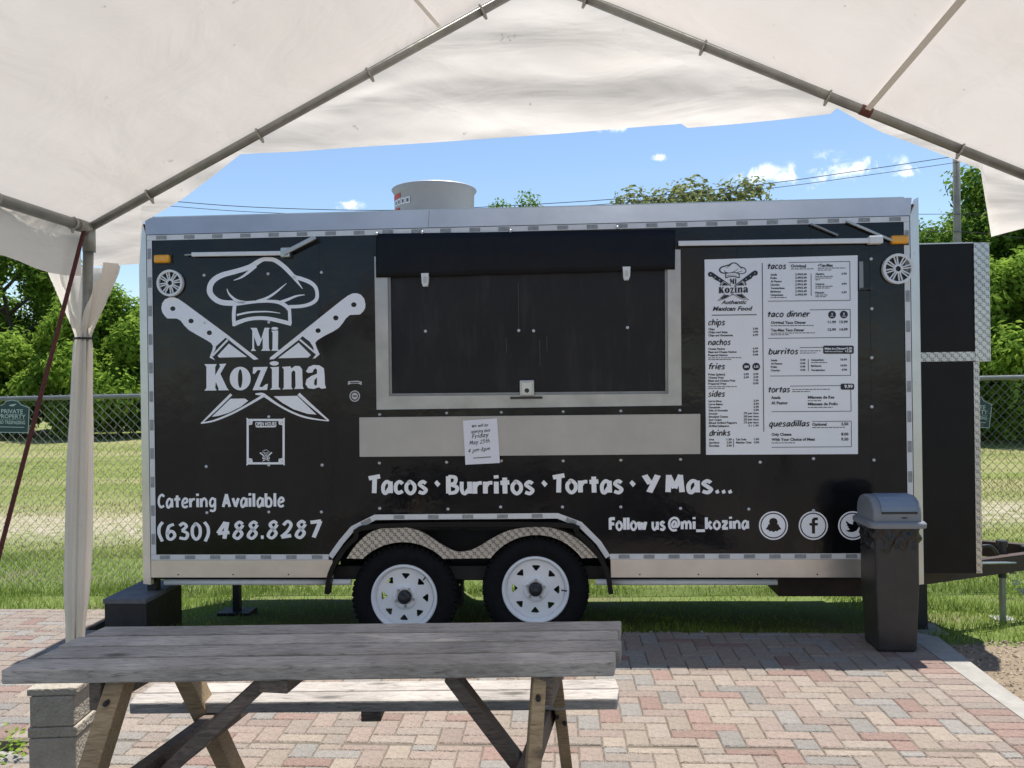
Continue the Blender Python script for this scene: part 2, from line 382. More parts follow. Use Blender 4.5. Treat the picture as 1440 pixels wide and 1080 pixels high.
def ribbon_loop(pts, wd):
    """outline of a stroke of the given width(s) along 2-D points"""
    P = [Vector((p[0], p[1])) for p in pts]; n = len(P)
    W = wd if isinstance(wd, (list, tuple)) else [wd] * n
    Lf, Rt = [], []
    for i in range(n):
        if i == 0: d = P[1] - P[0]; nn = Vector((-d.y, d.x)).normalized(); k = 1
        elif i == n - 1: d = P[-1] - P[-2]; nn = Vector((-d.y, d.x)).normalized(); k = 1
        else:
            d1 = (P[i] - P[i - 1]).normalized(); d2 = (P[i + 1] - P[i]).normalized()
            n1 = Vector((-d1.y, d1.x)); n2 = Vector((-d2.y, d2.x)); nn = n1 + n2
            if nn.length < 1e-4: nn = n1
            nn.normalize(); k = 1 / max(.5, nn.dot(n1))
        Lf.append(P[i] + nn * W[i] * k / 2); Rt.append(P[i] - nn * W[i] * k / 2)
    return Lf, Rt

# ------------------------------------------------------------------ lettering
GL = {  # brush-stroke alphabet: advance | strokes of x,y points ('~' = smooth)
'a': '.56|~.42,.58 .27,.65 .12,.45 .13,.16 .24,.09 .40,.34|.44,.66 .45,.09', 'b': '.56|.11,.95 .11,.09|~.11,.52 .3,.66 .46,.45 .42,.16 .26,.09 .11,.14',
'c': '.50|~.43,.54 .3,.65 .14,.52 .12,.25 .24,.1 .43,.19', 'd': '.56|.45,.95 .45,.09|~.45,.55 .28,.66 .12,.4 .15,.14 .28,.09 .45,.25',
'e': '.53|~.13,.34 .42,.44 .40,.61 .26,.65 .12,.45 .14,.17 .28,.09 .45,.17', 'f': '.45|~.47,.86 .36,.93 .25,.8 .23,.09|.07,.60 .42,.62',
'g': '.56|~.44,.57 .27,.65 .12,.42 .17,.17 .3,.15 .44,.32|~.45,.66 .45,-.02 .32,-.17 .12,-.12', 'h': '.56|.11,.95 .11,.09|~.11,.42 .3,.65 .44,.5 .45,.09',
'i': '.26|.13,.66 .13,.09|.12,.97 .14,.82', 'j': '.3|~.18,.66 .18,-.05 .02,-.18|.17,.97 .19,.82', 'k': '.54|.11,.95 .11,.09|.44,.64 .14,.36|.22,.40 .46,.09',
'l': '.26|.13,.95 .13,.09', 'm': '.80|.11,.66 .11,.09|~.11,.42 .28,.65 .39,.5 .39,.09|~.39,.42 .56,.65 .67,.5 .68,.09',
'n': '.57|.11,.66 .11,.09|~.11,.42 .3,.65 .45,.5 .46,.09', 'o': '.56|~.28,.66 .11,.5 .11,.24 .28,.08 .45,.24 .45,.5 .28,.66 .19,.62',
'p': '.56|.11,.66 .11,-.25|~.11,.54 .3,.66 .46,.45 .42,.15 .26,.09 .11,.18', 'q': '.56|.44,.66 .44,-.25|~.44,.54 .28,.66 .12,.42 .15,.14 .28,.09 .44,.25',
'r': '.46|.11,.66 .11,.09|~.11,.36 .24,.58 .42,.61', 's': '.50|~.41,.56 .27,.65 .13,.52 .27,.38 .41,.24 .29,.09 .09,.15',
't': '.48|.24,.86 .25,.09|.05,.60 .44,.63', 'u': '.57|~.11,.66 .11,.25 .24,.09 .43,.33|.45,.66 .46,.09', 'v': '.52|.08,.66 .26,.12|.45,.66 .25,.09',
'w': '.72|.07,.66 .2,.1|.36,.62 .2,.1|.36,.6 .5,.1|.65,.66 .5,.1', 'x': '.5|.08,.66 .44,.09|.44,.66 .08,.09', 'y': '.52|.08,.66 .27,.2|.46,.66 .17,-.22', 'z': '.53|.08,.62 .45,.62|.42,.60 .12,.14|.08,.12 .47,.12',
'A': '.66|.09,.09 .32,.92|.32,.92 .53,.09|.18,.36 .46,.36', 'B': '.60|.12,.92 .12,.09|~.12,.9 .42,.86 .40,.6 .14,.50|~.14,.54 .48,.40 .44,.16 .12,.10',
'C': '.56|~.48,.78 .36,.91 .17,.75 .13,.35 .27,.1 .48,.2', 'F': '.52|.12,.92 .12,.09|.1,.87 .48,.89|.1,.48 .42,.52', 'M': '.80|.12,.09 .16,.92|.16,.90 .37,.28|.62,.92 .37,.28|.60,.92 .66,.09',
'T': '.56|.03,.82 .54,.92|.30,.86 .27,.09', 'Y': '.58|.08,.92 .28,.50|.53,.92 .25,.09', 'W': '.9|.08,.92 .25,.1|.45,.8 .25,.1|.45,.8 .62,.1|.8,.92 .62,.1', 'P': '.56|.12,.92 .12,.09|~.12,.88 .46,.8 .42,.5 .12,.44',
'0': '.58|~.29,.9 .13,.7 .13,.3 .29,.09 .45,.3 .45,.7 .29,.9 .2,.83', '2': '.58|~.12,.72 .28,.91 .44,.75 .35,.45 .1,.14|.1,.13 .50,.2', '3': '.56|~.12,.78 .28,.91 .42,.75 .22,.53|~.22,.53 .46,.38 .38,.12 .1,.16',
'4': '.64|.34,.92 .08,.36|.08,.36 .56,.40|.42,.92 .38,.09', '5': '.56|.45,.88 .15,.88|.15,.9 .13,.52|~.13,.52 .42,.55 .44,.22 .25,.09 .09,.16', '6': '.56|~.42,.86 .2,.75 .12,.4 .16,.14 .3,.09 .45,.25 .4,.45 .26,.5 .13,.35',
'7': '.54|.06,.84 .50,.90|.47,.90 .28,.09', '8': '.60|~.44,.8 .3,.91 .16,.76 .3,.54 .46,.32 .32,.09 .14,.2 .2,.42 .38,.6 .46,.76', '9': '.56|~.43,.62 .28,.5 .13,.68 .27,.9 .43,.75 .42,.4 .25,.09',
'(': '.36|~.28,.98 .13,.72 .12,.36 .26,-.02', ')': '.36|~.08,.98 .23,.72 .24,.36 .1,-.02', '.': '.24|.08,.13 .20,.13', '\u00b7': '.36|.10,.52 .24,.45', '-': '.36|.05,.42 .3,.42', '_': '.60|.0,-.03 .60,-.03',
'@': '.88|~.58,.62 .42,.66 .3,.4 .4,.24 .52,.36 .6,.62|~.6,.62 .56,.3 .68,.3 .78,.55 .66,.86 .4,.93 .15,.7 .12,.3 .32,.02 .62,.05', ' ': '.34|', ',': '.2|.12,.12 .06,-.08', ':': '.22|.08,.14 .18,.14|.08,.5 .18,.5'}
def strokes_text(mb, text, fmap, weight=.19, shear=0.0, y=-.003, jit=0.0, seed=1):
    """lay text as flat brush strokes; fmap(x, h) -> (X, Z); returns nothing. text runs from x=0 to 1"""
    rnd = random.Random(seed); items = []; x = 0
    for ch in text:
        adv, *st = GL.get(ch, GL['o']).split('|')
        dy = rnd.uniform(-jit, jit); ro = rnd.uniform(-jit, jit)
        for s_ in st:
            if not s_: continue
            sm = s_[0] == '~'; pts = [tuple(map(float, p.split(','))) for p in s_.lstrip('~').split()]
            pts = [(px + x + shear * (py - .3) + ro * (py - .4), py + dy) for px, py in pts]
            if sm: pts = [(p.x, p.y) for p in catmull([(a, b, 0) for a, b in pts], 5)]
            items.append((pts, weight * (.80 if sm else 1.0)))
        x += float(adv)
    for k, (pts, wk) in enumerate(items):
        Lf, Rt = ribbon_loop(pts, wk)
        yy = y - .00025 * (k % 4)
        vs = []
        for a, b in zip(Lf, Rt):
            for q in (a, b):
                X, Z = fmap(q.x / x, q.y); vs.append((X, yy, Z))
        n = len(Lf)
        mb.add(vs, [(2 * i, 2 * i + 1, 2 * i + 3, 2 * i + 2) for i in range(n - 1)])
_fc = {}
def font_mesh(text, bold=0.0, shear=0.0):
    key = (text, bold, shear)
    if key in _fc: return _fc[key]
    cu = bpy.data.curves.new('t', 'FONT'); cu.body = text; cu.size = 1; cu.offset = bold; cu.shear = shear; cu.resolution_u = 2
    ob = bpy.data.objects.new('t', cu); C.objects.link(ob)
    dg = bpy.context.evaluated_depsgraph_get(); me = bpy.data.meshes.new_from_object(ob.evaluated_get(dg))
    vs = [(v.co.x, v.co.y) for v in me.vertices]; fs = [tuple(p.vertices) for p in me.polygons]
    bpy.data.objects.remove(ob); bpy.data.curves.remove(cu); bpy.data.meshes.remove(me)
    _fc[key] = (vs, fs); return vs, fs
def font_text(mb, text, fmap, y=-.003, bold=.02, shear=0.0):
    """Bfont text; fmap(x 0..1, h with cap = 1)"""
    vs, fs = font_mesh(text, bold, shear)
    if not vs: return
    x0 = min(v[0] for v in vs); x1 = max(v[0] for v in vs); W = max(1e-6, x1 - x0)
    out = []
    for vx, vy in vs:
        X, Z = fmap((vx - x0) / W, vy / .69); out.append((X, y, Z))
    mb.add(out, fs)

# ------------------------------------------------------------------ trailer frame
PL = at(213, 787, 5.27); PR = at(1285, 785.5, 4.99)
YAW = math.atan2(PR.y - PL.y, PR.x - PL.x)
TL = (Vector((PR.x, PR.y)) - Vector((PL.x, PL.y))).length
TM = Matrix.Translation((PL.x, PL.y, 0)) @ Matrix.Rotation(YAW, 4, 'Z'); TMi = TM.inverted()
def T(px, py, off=0.0):
    """photo pixel -> trailer coordinates on the plane 'off' metres behind the side wall"""
    o = TMi @ Vector((0, 0, EYE)); d = TMi.to_3x3() @ ray(px, py)
    t = (off - o.y) / d.y
    return o + d * t
def T2(px, py, off=0.0):
    p = T(px, py, off); return (p.x, p.z)
def span(px0, py0, px1, py1, cap_px, off=0.0):
    """map for a line of text between two baseline pixels with the given cap height in pixels"""
    A = T(px0, py0, off); B = T(px1, py1, off); H = T(px0, py0 - cap_px, off).z - A.z
    return lambda u, h: (A.x + (B.x - A.x) * u, A.z + (B.z - A.z) * u + h * H)

# ------------------------------------------------------------------ ground, paving
ZP = 0.0
hubs = [T(568, 841, .03), T(753, 830, .03)]
TR = .338; BW = 1.85
def gz(x, y):
    """height of the earth and lawn"""
    l = TMi @ Vector((x, y, 0)); s_ = min(max(l.y + .05, 0), 2.5)
    z = -.06 - .13 * s_ + (.05 * noise.noise(Vector((x * .2, y * .2, 3))) if y > 9 else 0)
    if not (-3 < l.x < 8 and -2 < l.y < 4): return z
    z += .02 * noise.noise(Vector((x * .9, y * .9, 0)))
    for h in hubs:            # the ground the four tyres stand on
        for yc in (.14, BW - .14):
            k = math.exp(-((l.x - h.x) / .2) ** 4) * math.exp(-((l.y - yc) / .2) ** 4)
            z = z * (1 - k) + (h.z - TR + .006) * k
    return z
def groundmat():
    m = bpy.data.materials.new('lawn_and_field'); m.use_nodes = True
    nt = m.node_tree; N = nt.nodes; L = nt.links; b = N['Principled BSDF']; b.inputs['Roughness'].default_value = .95; b.inputs['Specular IOR Level'].default_value = .1
    tc = N.new('ShaderNodeTexCoord'); sp = N.new('ShaderNodeSeparateXYZ'); L.new(tc.outputs['Object'], sp.inputs[0])
    def noi(scale, stretch=(1, 1, 1), det=6):
        mp = N.new('ShaderNodeMapping'); mp.inputs['Scale'].default_value = stretch; L.new(tc.outputs['Object'], mp.inputs[0])
        n = N.new('ShaderNodeTexNoise'); n.inputs['Scale'].default_value = scale; n.inputs['Detail'].default_value = det; n.inputs['Roughness'].default_value = .65
        L.new(mp.outputs[0], n.inputs['Vector']); return n.outputs[0]
    def rng(s, a, b_):
        r = N.new('ShaderNodeMapRange'); r.inputs[1].default_value = a; r.inputs[2].default_value = b_; L.new(s, r.inputs[0]); return r.outputs[0]
    def mix(f, a, c):
        x = N.new('ShaderNodeMix'); x.data_type = 'RGBA'; L.new(f, x.inputs[0])
        for i, q in ((6, a), (7, c)):
            if isinstance(q, tuple): x.inputs[i].default_value = (*q, 1)
            else: L.new(q, x.inputs[i])
        return x.outputs[2]
    fine = rng(noi(30), .3, .7); med = rng(noi(2.2), .35, .65); band = rng(noi(.55, (.10, 1, 1)), .44, .60)
    lawn = mix(fine, (.11, .165, .04), (.20, .24, .075)); lawn = mix(rng(noi(1.3), .52, .68), lawn, (.20, .17, .115))
    field = mix(fine, (.155, .19, .052), (.265, .28, .10)); field = mix(med, field, (.15, .195, .048)); field = mix(band, field, (.275, .265, .125))
    # bare pale track in the mown field
    fy = N.new('ShaderNodeMath'); fy.operation = 'ADD'; L.new(sp.outputs[1], fy.inputs[0])
    nm = N.new('ShaderNodeMath'); nm.operation = 'MULTIPLY'; nm.inputs[1].default_value = 3.0; L.new(noi(.35), nm.inputs[0]); L.new(nm.outputs[0], fy.inputs[1])
    ds = N.new('ShaderNodeMath'); ds.operation = 'SUBTRACT'; L.new(fy.outputs[0], ds.inputs[0]); ds.inputs[1].default_value = 13.0
    ab = N.new('ShaderNodeMath'); ab.operation = 'ABSOLUTE'; L.new(ds.outputs[0], ab.inputs[0])
    tr = rng(ab.outputs[0], 1.5, .5)
    tm = N.new('ShaderNodeMath'); tm.operation = 'MULTIPLY'; L.new(tr, tm.inputs[0]); L.new(rng(noi(5), .35, .6), tm.inputs[1])
    field = mix(tm.outputs[0], field, (.42, .37, .28))
    col = mix(rng(sp.outputs[1], 8.6, 10.0), lawn, field)
    lot = mix(fine, (.17, .16, .145), (.25, .235, .21))       # assumed gravel lot, unseen; added to keep lawn green out of wall reflections
    col = mix(rng(sp.outputs[1], 2.6, 1.6), col, lot)
    L.new(col, b.inputs['Base Color'])
    bp = N.new('ShaderNodeBump'); bp.inputs['Strength'].default_value = 1; bp.inputs['Distance'].default_value = .05
    L.new(noi(18), bp.inputs['Height']); L.new(bp.outputs[0], b.inputs['Normal'])
    return m
xs = [-900, -300, -120, -60, -35, -22, -14] + [-9 + .18 * i for i in range(100)] + [9.2, 14, 22, 35, 60, 120, 300, 900]
ys = [-300, -60, -20, -8, -3, 0, 1.5, 2.6] + [3.2 + .15 * i for i in range(46)] + [10.6, 12, 14, 17, 21, 26, 32, 40, 60, 100, 200, 900]
g = MB(); g.grid(lambda i, j: (xs[i], ys[j], gz(xs[i], ys[j])), len(xs), len(ys))
ground = tag(g.build('ground', groundmat(), smooth=True), kind='structure')

# paving, in a frame turned with the trailer
PO = Vector((PL.x, PL.y, 0)); PF = Matrix.Translation(PO) @ Matrix.Rotation(YAW, 4, 'Z'); PFi = PF.inverted()
def PLc(px, py): return PFi @ G(px, py)
e1 = PLc(1300, 909); e2 = PLc(1440, 1012)
XR = .5 * (e1.x + e2.x); YB = PLc(1000, 889).y; YBL = PLc(60, 856).y; XS = PLc(150, 870).x
YF = PLc(10, 1040).y; XF = PLc(44, 1040).x
regions = [(XF, XR - .2, -5.2, YF), (-5.0, XR - .2, YF, YB), (-5.0, XS, YB, YBL)]
pcols = {'tan_paver': (.325, .27, .22), 'buff_paver': (.31, .262, .222), 'pink_paver': (.305, .24, .203), 'red_paver': (.285, .195, .163), 'grey_paver': (.265, .247, .225)}
for k, c in list(pcols.items()):
    pcols[k] = mat(k, c, rough=.9, var=.3, vscale=42, bump=.7, bscale=110, objrand=.12)
pavm = list(pcols.values()); pw = [26, 26, 22, 10, 20]
paving = tag(bpy.data.objects.new('paving', None), kind='structure'); C.objects.link(paving)
paving.matrix_world = PF
bed = MB()
for i, (x0, x1, y0, y1) in enumerate(regions): bed.box(x0, x1 + (.2 if i < 2 else 0), y0 + .001 * i, y1, -.11, -.007)
bed.build('sand_bed', mat('joint_sand', (.16, .135, .105), rough=1, var=.4, vscale=60), paving)
U = .100; UY = .076; gap = .0036
rects = []
def clip(r):
    for (x0, x1, y0, y1) in regions:
        a = (max(r[0], x0), min(r[1], x1), max(r[2], y0), min(r[3], y1))
        if a[1] - a[0] > .025 and a[3] - a[2] > .025: rects.append(a)
for row in range(-72, 16):
    for m4 in range(-20, 34):
        bx = row + 4 * m4
        for (cx, cy, wx_, wy_) in ((bx, row, 2, 1), (bx + 2, row - 1, 1, 2)):
            r = (cx * U, (cx + wx_) * U, cy * UY, (cy + wy_) * UY)
            if r[1] < -5.3 or r[0] > XR + .3: continue
            clip(r)
yy = -5.2
while yy < YB - .02:
    rects.append((XR - .2, XR, yy, min(yy + UY, YB))); yy += UY      # soldier course along the edge
def pix(p):
    d = p - Vector((0, 0, EYE)); u = d.x / d.y; v = d.z / d.y
    return 720 + F * (u * cr - v * sr), 540 - F * (v * cr + u * sr)
scored = []
for r in rects:
    c = PF @ Vector(((r[0] + r[1]) / 2, (r[2] + r[3]) / 2, 0))
    vis = 0
    if c.y > 1:
        x, y = pix(c)
        if -10 < x < 1450 and 850 < y < 1090:
            vis = 1 / c.y ** 3 * ((r[1] - r[0]) * (r[3] - r[2]))
            if 100 < x < 870 and y < 968: vis *= .02          # behind the table top
    scored.append((vis, r))
scored.sort(key=lambda t: -t[0])
rest = {m.name: MB() for m in pavm}; cache = {}
def paver_mb(w_, l_):
    b = MB(); x, y = w_ / 2 - gap / 2, l_ / 2 - gap / 2; c = .005
    lo = [(-x, -y, -.06), (x, -y, -.06), (x, y, -.06), (-x, y, -.06)]
    mi = [(-x, -y, -c), (x, -y, -c), (x, y, -c), (-x, y, -c)]
    hi = [(-x + c, -y + c, 0), (x - c, -y + c, 0), (x - c, y - c, 0), (-x + c, y - c, 0)]
    b.add(lo + mi + hi, [(i, (i + 1) % 4, 4 + (i + 1) % 4, 4 + i) for i in range(4)] + [(4 + i, 4 + (i + 1) % 4, 8 + (i + 1) % 4, 8 + i) for i in range(4)] + [(8, 9, 10, 11)])
    return b
prnd = random.Random(11)
for k, (vis, r) in enumerate(scored):
    m = prnd.choices(pavm, pw)[0]; dz = prnd.uniform(-.003, .0005)
    if r[0] >= XR - .201 and r[2] > -2.6: m = prnd.choices(pavm, [12, 20, 35, 30, 5])[0]
    w_, l_ = r[1] - r[0], r[3] - r[2]
    loc = Vector(((r[0] + r[1]) / 2, (r[2] + r[3]) / 2, dz))
    if k < 300 and vis > 0:
        key = (round(w_, 3), round(l_, 3), m.name)
        if key not in cache: cache[key] = paver_mb(w_, l_).mesh('paver', m)
        o = bpy.data.objects.new('paver', cache[key]); C.objects.link(o); o.parent = paving; o.location = loc
        o.rotation_euler = (prnd.uniform(-.008, .008), prnd.uniform(-.008, .008), prnd.uniform(-.006, .006))
    else:
        b = paver_mb(w_, l_); rest[m.name].add(b.v, b.f, Matrix.Translation(loc))
for m in pavm:
    o = rest[m.name].build('paver_field', m, paving); o['kind'] = 'stuff'
# concrete edging on the right and front-left
ed = MB()
pts = [(XR + .004, -5.2), (XR + .004, YB + .0), (XR + .05, YB + .05), (XR + .17, YB - .05), (XR + .15, YB - .35), (XR + .12, -1.0), (XR + .12, -5.2)]
lo = [Vector((p[0], p[1], -.12)) for p in pts]; hi = [Vector((p[0], p[1], -.006)) for p in pts]; n = len(pts)
ed.add(lo + hi, [tuple(range(n, 2 * n))[::-1]] + [(i, (i + 1) % n, n + (i + 1) % n, n + i) for i in range(n)])
o = ed.build('concrete_edging', M_kerb); o.matrix_world = PF; tag(o, kind='structure')
ed = MB(); ed.box(-5.0, XF - .01, YF - .16, YF - .004, -.2, -.045)
o = ed.build('concrete_edging', M_kerb, bevel=.01); o.matrix_world = PF; tag(o, kind='structure')

# gravel
def gravel(name, label, m, n, spot, smin, smax, zoff=0):
    b = MB(); rnd = random.Random(5)
    for _ in range(n):
        p = spot(rnd)
        if p is None: continue
        s_ = rnd.uniform(smin, smax); Mx = Matrix.Translation((p[0], p[1], gz(p[0], p[1]) + s_ * .3 + zoff)) @ Matrix.Rotation(rnd.uniform(0, 6.28), 4, Vector((rnd.gauss(0, 1), rnd.gauss(0, 1), rnd.gauss(0, 1))).normalized())
        v = [(s_ * rnd.uniform(.6, 1.2) * a, s_ * rnd.uniform(.6, 1.1) * c, s_ * rnd.uniform(.5, .8) * d) for a, c, d in ((1, 0, 0), (-1, 0, 0), (0, 1, 0), (0, -1, 0), (0, 0, 1), (0, 0, -1), (.6, .6, .3), (-.6, -.5, .3))]
        b.add(v[:6], [(0, 2, 4), (2, 1, 4), (1, 3, 4), (3, 0, 4), (2, 0, 5), (1, 2, 5), (3, 1, 5), (0, 3, 5)], Mx)
    return tag(b.build(name, m), label, name.replace('_', ' '), kind='stuff')
def sp_right(r):
    l = Vector((r.uniform(XR + .1, XR + 2.2), r.uniform(-2.6, YB + .12), 0))
    if l.y > YB - .02 + .12 * math.sin(l.x * 5) - .05 * (l.x - XR): return None
    return (PF @ l).to_tuple()
gravel('gravel', 'brown and grey gravel beside the paving edge', mat('gravel_mix', (.27, .215, .155), rough=.95, island=.6), 16000, sp_right, .004, .014)
def sp_back(r):
    l = Vector((r.uniform(1.2, XR), YB + abs(r.gauss(0, .05)), 0)); return (PF @ l).to_tuple()
gravel('gravel_strip', 'thin strip of pale gravel along the back of the paving', mat('gravel_pale', (.33, .31, .27), rough=.9, island=.45), 1500, sp_back, .006, .018, .02)
soil = MB(); soil.grid(lambda i, j: (lambda q: (q.x, q.y, gz(q.x, q.y) + .006))(PF @ Vector((XR + .1 + .15 * i, -5 + (YB + 4.95) * j / 30, 0))), 24, 31)
tag(soil.build('bare_soil', mat('bare_soil', (.25, .195, .135), rough=1, col2=(.17, .13, .085), vscale=7, bump=1, bscale=30), smooth=True), kind='structure')

# ------------------------------------------------------------------ food trailer
trailer = thing('food_trailer', 'black food trailer with white lettering, menu board and shuttered serving hatch', 'food trailer')
trailer.matrix_world = TM
ZB = .42; ZT = T(213, 331).z; EDGE = .062
ZSK = T(300, 812).z
well = [(465, 787), (480, 766), (496, 747), (528, 731), (784, 729), (816, 741), (842, 767), (855, 787)]
wl = [T2(*p) for p in well]
# side wall skin with the wheel opening
loop = [(0, ZB)] + [(wl[0][0], ZB)] + wl[1:-1] + [(wl[-1][0], ZB), (TL, ZB), (TL, ZT), (0, ZT)]
body = MB(); body.shape([loop], 0, .03)
wall = body.build('side_wall', M_black, trailer)
# the other walls, floor and roof
sh = MB()
sh.box(-.055, -.02, .035, BW, .33, ZT + .08); sh.box(TL + .02, TL + .055, .035, BW, .33, ZT + .08)
sh.box(-.02, TL + .02, BW - .03, BW, .33, ZT + .08); sh.box(-.02, wl[0][0] - .02, .035, BW - .03, .36, .42)
sh.box(wl[-1][0] + .02, TL + .02, .035, BW - .03, .36, .42); sh.box(wl[0][0] - .02, wl[-1][0] + .02, .34, BW - .34, .36, .42)
sh.build('body_shell', M_cab, trailer)
rf = MB(); rf.box(-.0, TL, .07, BW - .02, ZT + .115, ZT + .135); rf.build('roof', M_roofalu, trailer)
# slanted roof cove and beveled corner posts
def cove(pts_in, pts_out, y_in, y_out, name, m, lab=None):
    b = MB(); a0, a1 = pts_in; c0, c1 = pts_out
    b.hexa([(a0[0], y_in, a0[1]), (a1[0], y_in, a1[1]), (a1[0], y_in + .03, a1[1]), (a0[0], y_in + .03, a0[1])],
           [(c0[0], y_out, c0[1]), (c1[0], y_out, c1[1]), (c1[0], y_out + .03, c1[1]), (c0[0], y_out + .03, c0[1])])
    return b.build(name, m, trailer)
HC = .125
seamx = T2(602, 300)[0]
for x0, x1, s0, s1 in ((-.006, seamx - .001, 1, 0), (seamx + .001, TL + .006, 0, 1)):
    cove(((x0, ZT + .004), (x1, ZT + .004)), ((x0 - s0 * .035, ZT + HC), (x1 + s1 * .035, ZT + HC)), -.006, .055, 'roof_cove', M_roofalu)
ZPB = T(205, 822).z
for sgn, x in ((-1, -.004), (1, TL + .004)):
    b = MB(); xo = x + sgn * EDGE
    b.hexa([(x, -.006, ZPB), (xo, .018, ZPB), (xo, .09, ZPB), (x, .033, ZPB)], [(x, -.006, ZT + .002), (xo, .02, ZT + HC * .96), (xo, .09, ZT + HC * .96), (x, .033, ZT + .002)])
    b.build('corner_post', M_alu, trailer)
    for f in (.2, .55, .9):
        bb = MB(); zz = ZPB + (ZT - ZPB) * f; bb.box(x + sgn * .02 - .008, x + sgn * .02 + .008, .002, .012, zz - .006, zz + .006)
        bb.build('post_screw', M_screw, trailer)
# reflective trim strips
def strip(a, b_, wd, name='trim_strip', n=0):
    """flat trim along a polyline of (x,z); grey reflector marks along it"""
    pts = a if b_ is None else [a, b_]
    Lf, Rt = ribbon_loop(pts, wd)
    m = MB()
    for y, rev in ((-.005, 0), (.002, 1)):
        vs = [(q.x, y, q.y) for pr in zip(Lf, Rt) for q in pr]
        m.add(vs, [(2 * i, 2 * i + 1, 2 * i + 3, 2 * i + 2) for i in range(len(pts) - 1)])
    st = m.build(name, M_tape, trailer)
    if n:
        mk = MB(); P = [Vector(p) for p in pts]; seg = [(P[i + 1] - P[i]).length for i in range(len(P) - 1)]; tot = sum(seg)
        for k in range(n):
            s_ = (k + .35) / n * tot; s2 = s_ + .068
            i = 0
            while i < len(seg) - 1 and s_ > seg[i]: s_ -= seg[i]; s2 -= seg[i]; i += 1
            if s2 > seg[i]: continue
            d = (P[i + 1] - P[i]).normalized(); nn = Vector((-d.y, d.x))
            q = [P[i] + d * t + nn * e for t, e in ((s_, -wd * .36), (s2, -wd * .36), (s2, wd * .36), (s_, wd * .36))]
            mk.add([(c.x, -.0065, c.y) for c in q], [(0, 1, 2, 3)])
        mk.build('reflector_marks', M_tapemark, st)['kind'] = 'stuff'
WT = .034
strip((0, ZT - WT / 2), (TL, ZT - WT / 2), WT, n=26)
strip((WT / 2, ZB + WT + .001), (WT / 2, ZT - WT - .001), WT, n=11)
strip((TL - WT / 2, ZB + WT + .001), (TL - WT / 2, ZT - WT - .001), WT, n=11)
strip((0, ZB + WT / 2), (wl[0][0] - .012, ZB + WT / 2), WT, n=7)
strip((wl[-1][0] + .012, ZB + WT / 2), (TL, ZB + WT / 2), WT, n=12)
strip([(p[0], p[1] + WT / 2) for p in wl], None, WT, n=9)
# aluminium skirts
for x0, x1 in ((-.0, wl[0][0] + .015), (wl[-1][0] + .015, TL)):
    b = MB(); b.box(x0, x1, -.008, .012, ZSK, ZB - .001); sk = b.build('skirt', M_skirt, trailer, bevel=.002)
    k = x0 + .18
    sc = MB()
    while k < x1 - .05:
        sc.lathe([(0, -.0105), (.005, -.0095), (.005, -.008)], 8, Matrix.Translation((k, 0, ZSK + .02))); k += .36
    sc.build('skirt_screws', M_hub, sk)['kind'] = 'stuff'
# wheel arch: black flare lip, black infill, diamond plate
fl = [(461, 834), (466, 805), (482, 776), (501, 756), (531, 739), (782, 737), (812, 749), (838, 774), (853, 803), (859, 834)]
fp = catmull([(*T2(*p), 0) for p in fl], 4)
Lf, Rt = ribbon_loop([(p.x, p.y) for p in fp], .03)
b = MB()
n = len(Lf)
for (ya, yb) in ((-.03, .03),):
    vs = [(q.x, y, q.y) for pr in zip(Lf, Rt) for q in pr for y in (ya, yb)]
    fs = []
    for i in range(n - 1):
        o, p = 4 * i, 4 * (i + 1)
        fs += [(o, o + 2, p + 2, p), (o + 1, p + 1, p + 3, o + 3), (o, p, p + 1, o + 1), (o + 2, o + 3, p + 3, p + 2)]
    fs += [(0, 1, 3, 2), (4 * n - 4, 4 * n - 2, 4 * n - 1, 4 * n - 3)]
    b.add(vs, fs)
b.build('fender_flare', M_cab, trailer, smooth=False)
def arc(cx, cy, r, a0, a1, n=16): return [(cx + r * math.cos(R(a0 + (a1 - a0) * i / n)), cy - r * math.sin(R(a0 + (a1 - a0) * i / n))) for i in range(n + 1)]
top = catmull([(488, 785, 0), (502, 765, 0), (524, 747, 0), (556, 740.5, 0), (590, 746, 0), (618, 763, 0), (636, 773, 0), (649, 775.5, 0), (668, 771, 0), (690, 758, 0), (715, 746, 0), (745, 741, 0), (775, 742, 0), (805, 753, 0), (826, 769, 0), (840, 784, 0)], 4)
low = arc(754, 831, 79, 36, 144) + arc(567, 842, 80, 45, 135)
plate = [T2(p.x, p.y, .012) for p in top] + [T2(*p, .012) for p in low]
b = MB(); b.shape([plate], .004, .02); b.build('diamond_plate_fender', M_diamond, trailer)
inf = [T2(p.x, p.y - 1, .022) for p in top][::-1]
il = [T2(*p, .022) for p in [(486, 786), (497, 770), (510, 757), (533, 742), (780, 740), (806, 750), (828, 768), (842, 785)]]
b = MB(); b.shape([il + inf], .021, .03); b.build('arch_infill', M_black, trailer)
b = MB(); x0, x1 = wl[0][0] - .02, wl[-1][0] + .02
b.box(x0, x1, .30, .32, .24, ZB + .30); b.box(x0, x1, .03, .30, ZB + .28, ZB + .30)
b.build('wheel_housing', M_dark, trailer)
